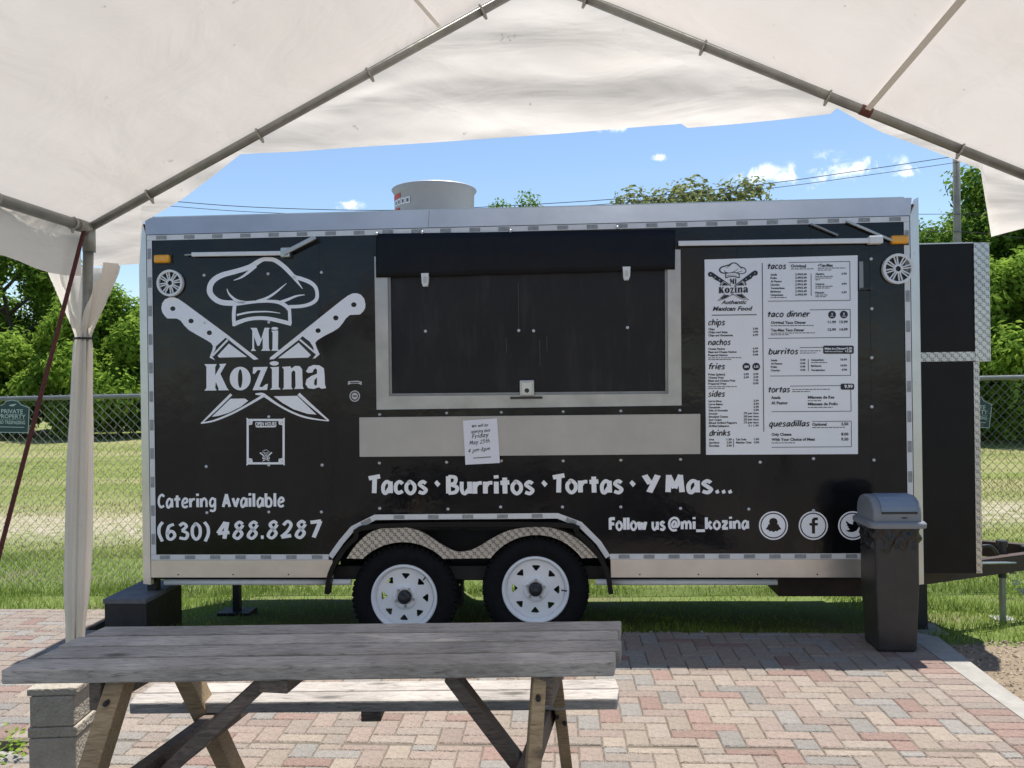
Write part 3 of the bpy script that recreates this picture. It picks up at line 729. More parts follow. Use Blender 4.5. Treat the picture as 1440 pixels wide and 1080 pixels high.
# wheels
def wheel_meshes():
    t = MB(); prof = [(.205, .02), (.222, .0), (.26, -.012), (.30, -.008), (.322, .012), (.336, .03), (.338, .06), (.338, .15), (.336, .18), (.322, .198), (.26, .215), (.205, .19)]
    t.lathe(prof, 56)
    for k in range(56):         # shoulder tread blocks
        a = 2 * math.pi * k / 56
        Mx = Matrix.Rotation(a, 4, 'Y') @ Matrix.Translation((.330, 0, 0))
        t.box(-.012, .0085, .012, .198, -.011, .011, Mx)
    tm = t.mesh('tyre', M_rub, True)
    rimb = MB(); rimb.lathe([(.212, .03), (.213, .004), (.208, -.004), (.199, -.004), (.194, .004), (.186, .03), (.180, .045)], 64)
    rimb.lathe([(.18, .045), (.18, .19)], 64)
    rm = rimb.mesh('rim', M_rimw, True)
    d = MB(); circ = lambda r, n=64: [(r * math.cos(2 * math.pi * i / n), r * math.sin(2 * math.pi * i / n)) for i in range(n)]
    holes = []
    for k in range(8):
        a = 2 * math.pi * k / 8 + R(90); r0, r1 = .114, .148; wv = .026
        pts = [(r1, wv), (r1 + .004, 0), (r1, -wv), (r0, 0)]
        tri = [(r1 - .004, wv + .001), (r1 + .003, wv * .7), (r1 + .003, -wv * .7), (r1 - .004, -wv - .001), (r0 + .003, -.005), (r0, 0), (r0 + .003, .005)]
        holes.append([(x * math.cos(a) - y * math.sin(a), x * math.sin(a) + y * math.cos(a)) for x, y in tri])
    d.shape([circ(.182)] + [circ(.043, 24)] + holes, .034, .040)
    dm = d.mesh('wheel_disc', M_rimw)
    c = MB(); c.lathe([(.082, .034), (.080, .026), (.05, .024), (.044, .034)], 40); cm = c.mesh('centre_boss', M_rimw, True)
    h = MB(); h.lathe([(.040, .05), (.040, .0), (.036, -.006), (.026, -.006), (.024, -.028), (.020, -.034), (0, -.034)], 32); hm = h.mesh('hub_cap', M_hub, True)
    nt = MB(); nt.lathe([(0, .012), (.008, .012), (.009, .018), (.009, .028)], 8); nm = nt.mesh('lug_nut', M_steel)
    v = MB(); v.tube([(.165, .02, 0), (.188, -.006, .004), (.195, -.012, .006)], .0045, 8); vm = v.mesh('valve_stem', M_hub)
    bk = MB(); bk.lathe([(0, .12), (.14, .12), (.14, .16), (0, .16)], 32); bm_ = bk.mesh('brake_drum', M_dark)
    return tm, rm, dm, cm, hm, nm, vm, bm_
WMESH = wheel_meshes()
def part(name, me, parent, loc=(0, 0, 0), rot=(0, 0, 0)):
    o = bpy.data.objects.new(name, me); C.objects.link(o); o.parent = parent; o.location = loc; o.rotation_euler = rot; return o
def wheel(x, y, z, spin, flip=False):
    tm, rm, dm, cm, hm, nm, vm, bm_ = WMESH
    t = part('tyre', tm, trailer, (x, y, z), (0, R(spin), R(180) if flip else 0))
    r = part('rim', rm, trailer, (x, y, z), (0, R(spin), R(180) if flip else 0))
    for nme, me in (('wheel_disc', dm), ('centre_boss', cm), ('hub_cap', hm), ('valve_stem', vm), ('brake_drum', bm_)): part(nme, me, r)
    for k in range(5):
        a = 2 * math.pi * k / 5 + .3
        part('lug_nut', nm, r, (.059 * math.cos(a), .0, .059 * math.sin(a)))
for i, h in enumerate(hubs):
    wheel(h.x, .03, h.z, -42 if i == 0 else 2)
    wheel(h.x, BW - .03, h.z, 20, True)
ax = MB()
for h in hubs: ax.tube([(h.x, .16, h.z), (h.x, BW - .16, h.z)], .035, 10)
ax.build('axle', M_dark, trailer)
# chassis below the skirt
b = MB(); b.box(0, TL, .10, .16, .27, .355); b.box(0, TL, BW - .16, BW - .1, .27, .355)
for k in range(9):
    xk = .15 + k * (TL - .3) / 8; b.box(xk, xk + .04, .16, BW - .16, .30, .355)
b.build('chassis_rail', M_dark, trailer)
for (xa, xb) in ((233, 494), (838, 1092)):
    a = T(xa, 818, .06); c = T(xb, 818, .06); m = MB(); m.tube([(a.x, .05, a.z), (c.x, .05, c.z)], .019, 12); m.build('drain_pipe', M_white, trailer, smooth=True)
b = MB(); q = T(1092, 823, .4); q2 = T(1215, 836, .4); b.box(q.x, q2.x + .3, .35, 1.3, q2.z, .30); b.build('holding_tank', M_rust, trailer)
# corner jack at the back, stabiliser, support blocks
q = T(216, 850, .1); b = MB(); b.box(q.x - .03, q.x + .03, .08, .14, gz(*(TM @ Vector((q.x, .1, 0))).to_2d()) - .01, .30)
b.build('corner_jack', M_step, trailer)
q = T(333, 835, .9); b = MB(); b.box(q.x - .025, q.x + .025, .88, .93, gz(*(TM @ Vector((q.x, .9, 0))).to_2d()) - .01, .36); gj = gz(*(TM @ Vector((q.x, .9, 0))).to_2d()); b.box(q.x - .12, q.x + .12, .82, .99, gj - .03, gj + .03)
b.build('stabiliser_jack', M_step, trailer)
q = T(1296, 880, .3); b = MB(); gj = gz(*(TM @ Vector((q.x, .3, 0))).to_2d()); b.box(q.x - .03, q.x + .03, .28, .34, gj, .32); b.build('corner_jack', M_step, trailer)
b = MB(); b.box(q.x - .12, q.x + .12, .18, .42, gj - .04, gj + .02); b.build('jack_pad', M_kerb, trailer)
b = MB(); q = T(650, 840, .18); b.tube([(q.x, .18, .30), (q.x, .18, .08)], .012, 8); b.box(q.x - .25, q.x + .25, .2, .25, .24, .29); b.build('suspension_hanger', M_dark, trailer)

# ---- serving hatch
fo = [T2(528, 362), T2(531, 576), T2(957.5, 570), T2(956, 352)]
fi = [T2(546, 362), T2(548.5, 557), T2(939, 553.5), T2(938, 352)]
b = MB(); b.shape([fo[:4] + fi[::-1]], -.028, -.001); fr = b.build('hatch_frame', M_frame, trailer, bevel=.003)
fj = [(x + (.016 if i < 2 else -.016), z + (.016 if i in (1, 2) else -.0)) for i, (x, z) in enumerate(fi)]
b = MB(); b.shape([fi[:4] + fj[::-1]], -.020, -.002); b.build('hatch_seal', mat('grey_gasket', (.30, .30, .29), rough=.6, var=.2, vscale=10), fr)
b = MB(); hx0, hz0 = fj[1]; hx1 = fj[2][0]; hz1 = fj[0][1]
nx, nz = 40, 24
def hp(i, j):
    u = i / (nx - 1); v = j / (nz - 1)
    y = -.010 - .006 * math.sin(u * math.pi) * math.sin(v * math.pi) + .003 * noise.noise(Vector((u * 4, v * 3, 5)))
    return (fj[1][0] + (fj[2][0] - fj[1][0]) * u, y, (fj[1][1] * (1 - u) + fj[2][1] * u) * (1 - v) + hz1 * v)
b.grid(hp, nx, nz); hatch = b.build('hatch_door', M_hatch, trailer, smooth=True)
# rain flap over the hatch
b = MB(); c0 = [T2(528, 328, -.03), T2(950, 322, -.03), T2(949, 379, -.03), T2(529, 390.5, -.03)]
nx, nz = 36, 8
def flp(i, j):
    u = i / (nx - 1); v = j / (nz - 1)
    x = (c0[0][0] * (1 - u) + c0[1][0] * u) * (1 - v) + (c0[3][0] * (1 - u) + c0[2][0] * u) * v
    z = (c0[0][1] * (1 - u) + c0[1][1] * u) * (1 - v) + (c0[3][1] * (1 - u) + c0[2][1] * u) * v
    return (x, -.008 - .024 * min(1, v * 1.6) + .004 * noise.noise(Vector((u * 7, v * 2, 1))), z + .003 * noise.noise(Vector((u * 9, 0, 2))) * v)
b.grid(flp, nx, nz); o = b.build('rain_flap', M_flap, trailer, smooth=True)
sm = o.modifiers.new('thick', 'SOLIDIFY'); sm.thickness = .003
for px, py in ((598, 394), (881, 385)):     # hinge tongues below the flap
    x, z = T2(px, py, -.03); pts = [(-.021, .04), (.021, .04), (.021, -.018), (.012, -.036), (-.012, -.036), (-.021, -.018)]
    b = MB(); b.shape([[(x + a, z + c) for a, c in pts][::-1]], -.040, -.016); hg = b.build('hatch_hinge', M_white, trailer, bevel=.003)
    b = MB(); b.shape([[(x + .45 * a, z + .5 * c) for a, c in pts][::-1]], -.043, -.040); b.build('hinge_plate', M_steel, hg)
x, z = T2(741, 546, -.03); b = MB(); b.box(x - .046, x + .046, -.036, -.012, z - .05, z + .052)
lt = b.build('hatch_latch', M_steel, trailer, bevel=.008)
b = MB(); b.box(x - .03, x + .03, -.039, -.036, z - .036, z + .034); b.build('latch_paddle', M_alu, lt, bevel=.004)
b = MB(); b.lathe([(0, -.046), (.014, -.046), (.014, -.039)], 16, Matrix.Translation((x, 0, z - .014))); b.build('latch_lock', M_hub, lt)
b = MB(); x0 = T2(718, 559)[0]; x1 = T2(763, 559)[0]; b.box(x0, x1, -.038, -.029, z - .066, z - .052); b.build('latch_strip', M_hub, trailer)
scratch = MB()
for px, y0, y1 in ((712, 475, 497), (769, 473, 494), (729, 398, 462), (759, 478, 515)):
    a = T2(px, y0); c = T2(px, y1); scratch.box(a[0] - .0015, a[0] + .0015, -.0185, -.0175, c[1], a[1])
scratch.build('scratch_marks', mat('scuffed_grey', (.06, .06, .062), rough=.5), hatch)['kind'] = 'stuff'
# counter shelf
s0 = [T2(505, 587, -.05), T2(985, 582, -.05), T2(985, 638.5, -.05), T2(505.5, 642.5, -.05)]
b = MB(); b.shape([s0], -.05, -.018); shelf = b.build('counter_shelf', M_shelf, trailer, bevel=.003)
for px in (530, 745, 960):
    b = MB(); x, z = T2(px, 600); b.box(x - .02, x + .02, -.018, .002, z - .12, z + .02); b.build('shelf_bracket', M_steel, trailer)
# prop arms, lamps, speakers
def bar(p, q, r, m=M_white, name='prop_arm', off=-.03):
    a = T(*p, off); c = T(*q, off); b = MB(); b.beam((a.x, off, a.z), (c.x, off, c.z), .022, r); return b.build(name, m, trailer, bevel=.003)
o = bar((270, 358), (399, 356), .026)
b = MB(); a = T(399, 357, -.04); c = T(444, 334, -.04); b.beam((a.x, -.05, a.z), (c.x, -.05, c.z), .014, .028); b.build('arm_link', M_frame, o, bevel=.004)
b = MB(); a = T(401, 355, -.04); b.box(a.x - .03, a.x + .03, -.045, -.0, a.z - .03, a.z + .03, ); b.build('arm_clamp', M_steel, o, bevel=.006)
b = MB(); a = T(260, 358.5, -.03); c = T(270, 358, -.03); b.tube([(a.x, -.03, a.z), (c.x, -.03, c.z)], .006, 8); b.build('arm_rod', M_steel, o)
o = bar((954, 342.5), (1222, 338.5), .030)
b = MB(); a = T(1229, 338, -.03); b.box(a.x - .035, a.x + .05, -.05, -.0, a.z - .022, a.z + .026); b.build('arm_clamp', M_white, o, bevel=.008)
bar((1190, 311), (1258, 340), .016, M_frame, 'prop_arm', -.02)
bar((1140, 315), (1178, 331), .012, mat('dull_strut', (.25, .25, .25), rough=.4, metal=.5), 'prop_arm', -.02)
for px, py in ((228, 364), (1265, 337)):
    x, z = T2(px, py, -.02); b = MB(); b.box(x - .052, x + .052, -.035, .001, z - .026, z + .026); o = b.build('marker_lamp', M_amber, trailer, bevel=.012)
    b = MB(); b.box(x - .06, x + .06, -.006, .003, z - .032, z + .032); b.build('lamp_base', M_hub, o)
def speaker(px, py, r):
    x, z = T2(px, py, -.02); circ = lambda r_, n=48: [(x + r_ * math.cos(2 * math.pi * i / n), z + r_ * math.sin(2 * math.pi * i / n)) for i in range(n)]
    b = MB(); b.shape([circ(r), circ(r * .83)], -.028, .001); sp = b.build('speaker', M_white, trailer, bevel=.004)
    b = MB(); b.shape([circ(r * .84)], -.006, -.003); b.build('speaker_cone', M_hub, sp)
    b = MB()
    for k in range(8):
        for dd in (-.12, .12):
            a = 2 * math.pi * k / 8 + .2
            p = Vector((x + r * .28 * math.cos(a + dd * 1.6), z + r * .28 * math.sin(a + dd * 1.6))); q = Vector((x + r * .85 * math.cos(a + dd), z + r * .85 * math.sin(a + dd)))
            b.beam((p.x, -.019, p.y), (q.x, -.019, q.y), .008, .0075)
    b.shape([circ(r * .3, 24), circ(r * .18, 24)], -.024, -.014)
    b.build('speaker_grille', M_white, sp)
speaker(239, 398, .085); speaker(1263, 378, .092)
# screws in rows over the wall
sm = MB(); sm.lathe([(0, -.006), (.006, -.005), (.0105, -.001), (.0105, .0)], 10); scm = sm.mesh('wall_screw', M_screw, True)
dots = [(287, 387), (377, 385), (452, 383), (288, 454), (290, 656), (378, 586), (378, 654), (453, 654), (291, 721), (378, 720), (452, 720), (378, 453),
        (1069, 650), (1144, 645), (1229, 647), (1053, 716), (1144, 718), (1225, 364), (1226, 434), (1226, 503), (1226, 572),
        (534, 583), (628, 581), (705, 580), (792, 579), (873, 578), (956, 577), (533.5, 651), (628, 650), (705, 648), (792, 648), (873, 647), (957, 646),
        (534, 715), (630, 716), (704, 713), (791, 713), (873, 713), (957, 715), (599, 466), (729.7, 465), (750.5, 465.5), (882, 461), (530, 329), (594, 327), (718, 325), (868, 320)]
for px, py in dots:
    x, z = T2(px, py); inh = 548 < px < 938 and 390 < py < 553
    part('wall_screw', scm, trailer, (x, -.0195 if inh else (-.012 if py < 330 and px > 500 else -.0), z))
for xs_ in (452, 533, 705, 873, 1040, 1144, 1226):       # panel seams
    x = T2(xs_, 600)[0]; b = MB(); z0 = ZB + WT + .005 if not (470 < xs_ < 850) else T2(xs_, 724)[1]
    b.box(x - .0012, x + .0012, -.0008, .003, z0, T2(xs_, 586)[1] if 528 < xs_ < 958 else ZT - WT - .004); b.build('panel_seam', M_dark, trailer)

# ---- front cabinet (right end) and tongue
OC = .10
def CB(px, py): return T2(px, py, OC)
x0 = TL + .06; z1 = CB(1340, 343)[1]; zm1 = CB(1340, 495)[1]; zm0 = CB(1340, 508)[1]; z0 = CB(1340, 806)[1]
xa = CB(1369, 400)[0]; xb = CB(1391, 400)[0]; xc = CB(1371, 700)[0]; xd = CB(1379.5, 700)[0]
b = MB(); b.box(x0, xa, OC, BW - .1, zm1, z1); b.box(x0, xc, OC, BW - .1, z0, zm0); b.box(x0, xc, OC + .004, BW - .1, zm0, zm1); b.build('front_cabinet', M_cab, trailer)
b = MB(); b.box(x0 + .001, xa, OC - .006, OC + .02, zm0, zm1); b.build('diamond_plate_band', M_diamond, trailer)
b = MB(); b.box(xa + .001, xb, OC - .008, BW - .1, zm0 - .004, z1 + .004); b.build('diamond_plate_corner', M_diamond, trailer)
b = MB(); b.box(xc + .001, xd, OC - .004, BW - .12, z0, zm0 - .006); b.build('diamond_plate_edge', M_diamond, trailer)
b = MB(); b.box(x0, xa, OC - .004, OC + .01, z1 + .001, z1 + .008); b.build('cabinet_cap', M_alu, trailer)
b = MB(); tip = Vector((TL + 1.35, BW / 2, .245))
for y in (.12, BW - .12):
    b.beam((TL - .1, y, .265), (tip.x, BW / 2 + (.05 if y > 1 else -.05), tip.z), .06, .11)
tongue = b.build('tongue_rail', M_rust, trailer)
b = MB(); b.box(tip.x - .2, tip.x + .22, BW / 2 - .05, BW / 2 + .05, .21, .31); b.lathe([(0, -.05), (.05, -.05), (.05, .05), (0, .05)], 16, Matrix.Translation((tip.x + .22, BW / 2, .25))); b.build('coupler', M_dark, trailer, bevel=.01)
q = T(1409, 782, .72); zj = lambda py: T(1409, py, .72).z
b = MB(); b.tube([(q.x, .72, zj(812)), (q.x, .72, zj(768))], .026, 14); b.tube([(q.x, .72, zj(768)), (q.x, .72, zj(760))], .037, 14); jk = b.build('tongue_jack', M_hub, trailer)
b = MB(); gj = gz(*(TM @ Vector((q.x, .72, 0))).to_2d()); b.tube([(q.x, .72, zj(812)), (q.x, .72, gj)], .021, 12); b.box(q.x - .07, q.x + .07, .66, .78, gj - .02, gj + .012); b.build('jack_foot', M_galv, jk)
b = MB()
for k in range(9):
    t = k / 8; cx = q.x + .02 + .16 * t; cz = .25 - .28 * math.sin(math.pi * min(1, t * .9)) * .75; Mx = Matrix.Translation((cx, .66, cz)) @ Matrix.Rotation(k * 1.57, 4, 'X')
    pts = [(.022 * math.cos(a * math.pi / 4), 0, .013 * math.sin(a * math.pi / 4)) for a in range(9)]
    m2 = MB(); m2.tube(pts, .0045, 6, False); b.add(m2.v, m2.f, Mx)
b.build('safety_chain', M_steel, trailer)['kind'] = 'stuff'
cab = MB(); a = T(1380, 768, .6); c = T(1409, 790, .66); cab.tube(catmull([(a.x, .6, a.z), ((a.x + c.x) / 2, .62, a.z - .01), (c.x, .66, c.z)], 6), .010, 8); cab.build('power_cable', M_hub, trailer)
cab = MB(); a = T(1380, 792, .4); c = T(1440, 793, .7); cab.tube([(a.x, .4, a.z), (c.x, .7, c.z + .01), (c.x + .3, .9, c.z)], .009, 8); cab.build('tongue_cable', M_steel, trailer)
# ---- roof fan
ce = T(611, 290, .75); fr_ = (T(668, 290, .75).x - T(553, 290, .75).x) / 2; zt = T(611, 262, .75 - fr_ * .5).z
Mx = Matrix.Translation((ce.x, .75, 0)) @ Matrix.Rotation(R(90), 4, 'X')
b = MB(); b.lathe([(fr_ * .955, ZT + .12), (fr_ * .965, zt - .03), (fr_ * 1.03, zt), (fr_ * 1.02, zt + .006), (fr_ * .94, zt - .02), (fr_ * .9, ZT + .16)], 56, Mx); fan = b.build('exhaust_fan', M_fan, trailer, smooth=True)
b = MB(); b.box(ce.x - fr_ * 1.12, ce.x - fr_ * .99, .70, .82, ZT + .13, ZT + .22); b.build('fan_switch_box', mat('blue_box', (.10, .22, .42), rough=.5), fan)
def sticker(a0, a1, z0, z1, m, nm):
    b = MB(); n = 8; rr = fr_ * .968 + .002
    pt = lambda a, z: (ce.x + rr * math.sin(R(a)), .75 - rr * math.cos(R(a)), z)
    for i in range(n):
        b.add([pt(a0 + (a1 - a0) * i / n, z0), pt(a0 + (a1 - a0) * (i + 1) / n, z0), pt(a0 + (a1 - a0) * (i + 1) / n, z1), pt(a0 + (a1 - a0) * i / n, z1)], [(0, 1, 2, 3)])
    return b.build(nm, m, fan, smooth=True)
H = zt - ZT - .12
sticker(-72, -47, zt - .055 - .028, zt - .05, M_red, 'warning_sticker')
for k in range(4):
    a = -64 + k * 9.5; sticker(a, a + 8.5, zt - .135, zt - .09, M_white, 'warning_sticker'); sticker(a + 2, a + 6.2, zt - .125, zt - .1, M_ink, 'sticker_icon')
sticker(-68, -50, zt - .18, zt - .15, M_red, 'warning_sticker')

# ------------------------------------------------------------------ trailer graphics
def ell(cx, cy, rx, ry, n=28): return [(cx + rx * math.cos(2 * math.pi * i / n), cy + ry * math.sin(2 * math.pi * i / n)) for i in range(n)]
Z1 = lambda p: (280 + p[0] / 8, 350 + p[1] / 8)
Z2 = lambda p: (280 + p[0] / 7.2, 450 + p[1] / 7.2)
Z3 = lambda p: (210 + p[0] / 9, 400 + p[1] / 9)
Z4 = lambda p: (380 + p[0] / 9, 400 + p[1] / 9)
def pts(s): return [tuple(map(float, p.split(','))) for p in s.split()]
hat = ['400,612,60 250,600,60 155,540,62 120,465,65 150,370,62 250,300,60 420,252,55 570,205,58 660,150,55 720,120,45 780,117,45 850,127,48 930,178,50 1000,242,50 1070,312,45 1150,337,45 1250,377,45 1310,432,42 1330,510,40 1315,575,42 1250,620,40 1150,645,38 1010,652,38',
       '385,622,48 480,612,40 600,600,30 700,592,30 800,590,32 900,602,40 975,640,45 1018,690,38', '402,630,42 392,740,42 396,868,38', '385,850,50 550,792,42 720,779,42 870,802,45 1040,845,45', '1018,670,36 1026,842,38',
       '425,745,22 560,715,20 700,706,16 800,708,14 915,724,6', '315,450,8 335,500,18 380,550,26 440,590,36 520,602,30', '985,388,6 930,435,16 850,500,24 760,555,28 650,592,30', '1190,517,8 1100,530,20 1000,570,30 915,602,35',
       '390,355,6 470,325,20 550,270,30 640,190,42', '1165,450,6 1120,390,22 1060,310,42']
LOGO = []      # (kind, loops in photo pixels)
for s_ in hat:
    q = [tuple(map(float, p.split(','))) for p in s_.split()]
    c = catmull([(*Z1(p), p[2] / 8) for p in q], 4)
    Lf, Rt = ribbon_loop([(p.x, p.y) for p in c], [p.z for p in c])
    LOGO.append(('hat', 'strip', list(zip(Lf, Rt))))
def poly(kind, Z, outline, holes=()):
    LOGO.append((kind, 'poly', [[Z(p) for p in (pts(outline) if isinstance(outline, str) else outline)]] + [[Z(p) for p in h] for h in holes]))
def rib(kind, Z, s_):
    q = [tuple(map(float, p.split(','))) for p in s_.split()]
    k = (Z((1, 0))[0] - Z((0, 0))[0])
    c = catmull([(*Z(p), p[2] * k) for p in q], 4) if len(q) > 2 else [Vector((*Z(p), p[2] * k)) for p in q]
    Lf, Rt = ribbon_loop([(p.x, p.y) for p in c], [p.z for p in c]); LOGO.append((kind, 'strip', list(zip(Lf, Rt))))
poly('knife_a', Z3, '155,300 165,240 200,190 255,165 315,163 375,186 460,245 980,630 1385,945 1325,955 990,688 965,675 845,785 838,825 795,900 800,915 835,960 765,925 800,830 808,780 780,738 700,690 600,635 500,575 440,515 400,460 350,432 230,430 195,395 165,350', [ell(300, 307, 33, 30), ell(530, 463, 33, 30), ell(762, 612, 33, 30)])
rib('knife_a', Z3, '995,700,24 800,905,24'); poly('knife_a', Z3, '1010,748 1240,918 885,926 866,902')
poly('knife_b', Z4, '1207,250 1190,180 1150,132 1100,112 1045,114 985,142 900,205 0,925 -5,950 50,945 365,700 410,655 500,722 545,790 558,845 585,882 540,940 575,932 628,885 590,800 572,740 600,705 700,645 800,595 870,550 920,490 960,430 1010,387 1140,380 1180,340 1203,300', [ell(1060, 257, 34, 31), ell(832, 424, 34, 31), ell(608, 585, 33, 30)])
rib('knife_b', Z4, '375,698,22 590,882,22'); poly('knife_b', Z4, '360,738 517,893 480,926 102,934')
rib('knife_b', Z2, '328,752,26 190,888,26 25,1046,12'); rib('knife_b', Z2, '20,1044,14 150,1020,18 330,948,20 480,868,22 655,765,28'); poly('knife_b', Z2, '320,797 465,795 500,818 420,880 300,940 200,970 130,980')
rib('knife_a', Z2, '1008,748,32 1130,860,28 1315,1020,14'); rib('knife_a', Z2, '572,750,14 640,752,30 690,782,30 800,858,22 950,938,20 1100,990,18 1312,1022,10'); poly('knife_a', Z2, '755,772 995,768 1190,957 1100,950 960,905 850,842')
poly('word', Z2, '522,80 585,80 630,195 665,78 718,80 706,100 709,288 722,312 630,312 646,290 646,180 612,262 592,262 558,168 560,290 580,313 525,313 541,290 541,108')
poly('word', Z2, ell(768, 86, 35, 15)); poly('word', Z2, '733,108 802,106 799,285 809,312 732,312 744,290 746,130')
poly('word', Z2, '55,447 180,447 165,475 165,560 215,470 205,446 278,441 260,470 217,545 285,688 305,711 195,712 200,695 170,625 165,688 180,713 55,715 76,688 76,475')
poly('word', Z2, ell(418, 593, 106, 119, 36), [ell(418, 593, 23, 94)])
poly('word', Z2, '548,478 697,474 612,675 640,680 670,655 699,645 690,708 543,711 627,510 597,505 562,546 545,541')
poly('word', Z2, ell(763, 439, 46, 22)); poly('word', Z2, '720,478 809,474 806,680 829,702 718,706 739,685 739,500')
poly('word', Z2, '840,475 925,469 936,490 975,464 1020,467 1045,500 1050,670 1061,697 965,698 978,672 975,522 957,510 936,530 936,680 950,700 845,703 859,682 859,500')
poly('word', Z2, '1083,522 1110,475 1160,455 1220,459 1265,490 1272,560 1275,650 1287,690 1240,697 1215,680 1160,698 1105,690 1078,650 1090,600 1140,565 1195,545 1195,505 1180,488 1162,502 1150,530 1110,537', [pts('1195,580 1170,605 1165,650 1180,666 1195,655')])
LB = [227, 362, 514, 597]
def draw_logo(mbs, pmap, y):
    """pmap: (u 0..1, v 0..1 downwards) -> (X, Z)"""
    nrm = lambda p: pmap((p[0] - LB[0]) / (LB[2] - LB[0]), (p[1] - LB[1]) / (LB[3] - LB[1]))
    for k, (kind, typ, dat) in enumerate(LOGO):
        mb = mbs(kind); yk = y - .0003 * (k % 5)
        if typ == 'poly': mb.shape([[nrm(p) for p in lp] for lp in dat], yk, None)
        else:
            vs = []
            for a, b in dat:
                for q in (a, b): X, Z = nrm((q.x, q.y)); vs.append((X, yk, Z))
            mb.add(vs, [(2 * i, 2 * i + 1, 2 * i + 3, 2 * i + 2) for i in range(len(dat) - 1)])
big = {}
def getb(kind): return big.setdefault(kind, MB())
draw_logo(getb, lambda u, v: T2(LB[0] + u * (LB[2] - LB[0]), LB[1] + v * (LB[3] - LB[1])), -.0025)
for kind, nm in (('hat', 'chef_hat_graphic'), ('knife_a', 'knife_graphic'), ('knife_b', 'knife_graphic'), ('word', 'name_lettering')):
    big[kind].build(nm, M_vinyl, trailer)
def lettering(text, x0, y0, x1, y1, cap, wgt=.19, sh=0, jit=.02, seed=1, name='lettering'):
    b = MB(); strokes_text(b, text, span(x0, y0, x1, y1, cap), wgt, sh, -.0025, jit, seed); return b.build(name, M_vinyl, trailer)
lettering('Catering Available', 221, 715.5, 401, 714, 21.5, .185, 0, .006, 2)
lettering('(630)', 220.5, 760.5, 297, 760.5, 27, .18, 0, .01, 3)
lettering('488.8287', 304, 760, 451, 758, 28, .175, .12, .005, 4)
lettering('Tacos', 518, 696, 602, 696, 28.5, .212, 0, .008, 5); lettering('Burritos', 627, 696.5, 752, 696.5, 29, .212, 0, .008, 6)
lettering('Tortas', 777, 695, 877, 695, 29, .212, 0, .008, 7); lettering('Y', 903, 694.5, 927, 694.5, 29, .212, 0, .02, 8); lettering('Mas', 935, 694.5, 1003, 694.5, 29, .212, 0, .02, 9)
for px in (1008.5, 1017.5, 1026.5):
    x, z = T2(px, 691); b = MB(); b.shape([[(x - .013, z + .002), (x - .006, z - .015), (x + .014, z - .008), (x + .006, z + .013)]], -.0025, None); b.build('bullet_mark', M_vinyl, trailer)
for px in (615, 765.5, 889.5):
    x, z = T2(px, 680); b = MB(); b.shape([[(x - .019, z + .004), (x + .002, z - .022), (x + .020, z - .002), (x - .003, z + .022)]], -.0025, None); b.build('bullet_mark', M_vinyl, trailer)
lettering('Follow us', 856, 746.5, 936, 746.5, 19.5, .225, 0, .006, 9); lettering('@mi_kozina', 939, 746, 1053.5, 745, 19, .205, 0, .01, 10)
# social emblems
def emblem(px, py, kind):
    x, z = T2(px, py); b = MB(); r = .088
    c = lambda rr, n=48: [(x + rr * math.cos(2 * math.pi * i / n), z + rr * math.sin(2 * math.pi * i / n)) for i in range(n)]
    b.shape([c(r), c(r * .90)], -.0025, None)
    if kind == 'ghost': g = [(-.44, -.12), (-.36, .02), (-.38, .1), (-.26, .08), (-.3, .3), (-.2, .48), (0, .54), (.2, .48), (.3, .3), (.26, .08), (.38, .1), (.36, .02), (.44, -.12), (.54, -.26), (.36, -.3), (.28, -.4), (.12, -.38), (0, -.46), (-.12, -.38), (-.28, -.4), (-.36, -.3), (-.54, -.26)]
    elif kind == 'f': g = [(-.1, -.56), (.12, -.56), (.12, 0), (.3, 0), (.33, .18), (.12, .18), (.12, .32), (.18, .38), (.32, .38), (.32, .56), (.1, .57), (-.06, .48), (-.1, .34), (-.1, .18), (-.26, .18), (-.26, 0), (-.1, 0)]
    else: g = [(-.5, -.34), (-.3, -.32), (-.2, -.24), (-.36, -.14), (-.28, -.1), (-.44, .04), (-.36, .06), (-.46, .22), (-.44, .34), (-.22, .14), (0, .08), (.02, .26), (.14, .36), (.3, .36), (.38, .3), (.54, .34), (.46, .22), (.54, .2), (.44, .08), (.4, -.14), (.24, -.36), (0, -.46), (-.3, -.44)]
    b.shape([c(r * .82), [(x + p[0] * r, z + p[1] * r) for p in g]], -.0025, None)
    b.build('round_emblem', M_vinyl, trailer)
emblem(1087.5, 739, 'ghost'); emblem(1143.5, 739, 'f'); emblem(1199, 739, 'bird')
# open hours panel
b = MB(); o4 = [T2(347, 589), T2(400.5, 589), T2(400.5, 653), T2(347, 653)]; i4 = [T2(350, 592), T2(397.5, 592), T2(397.5, 650), T2(350, 650)]
b.shape([o4, i4], -.0025, None)
for px, py, sx, sy in ((347, 589, 1, 1), (400.5, 589, -1, 1), (347, 653, 1, -1), (400.5, 653, -1, -1)):
    for (a, c) in (((1, 9), (9, 1)), ((0, -1), (7, 6)), ((3, 8), (8, 7)), ((2, 4), (4, 2)), ((8, 3), (7, 8))):
        p = T2(px + sx * a[0], py + sy * a[1]); q = T2(px + sx * c[0], py + sy * c[1]); Lf, Rt = ribbon_loop([p, q], .008)
        b.add([(v.x, -.0032 - .0002 * a[0], v.y) for v in (Lf[0], Rt[0], Rt[1], Lf[1])], [(0, 1, 2, 3)])
b.shape([[T2(359, 599.3), T2(389, 599.0), T2(387, 600.8), T2(361, 601)]], -.0025, None)
font_text(b, 'OPEN HOURS', span(359, 598.8, 389, 598.5, 5.2), -.0026, .03)
mini = MB(); draw_logo(lambda k: mini, lambda u, v: T2(365.5 + u * 17.5, 632 + v * 17), -.0025)
hp_ = b.build('opening_hours_frame', M_vinyl, trailer); mini.build('small_logo', M_vinyl, hp_)
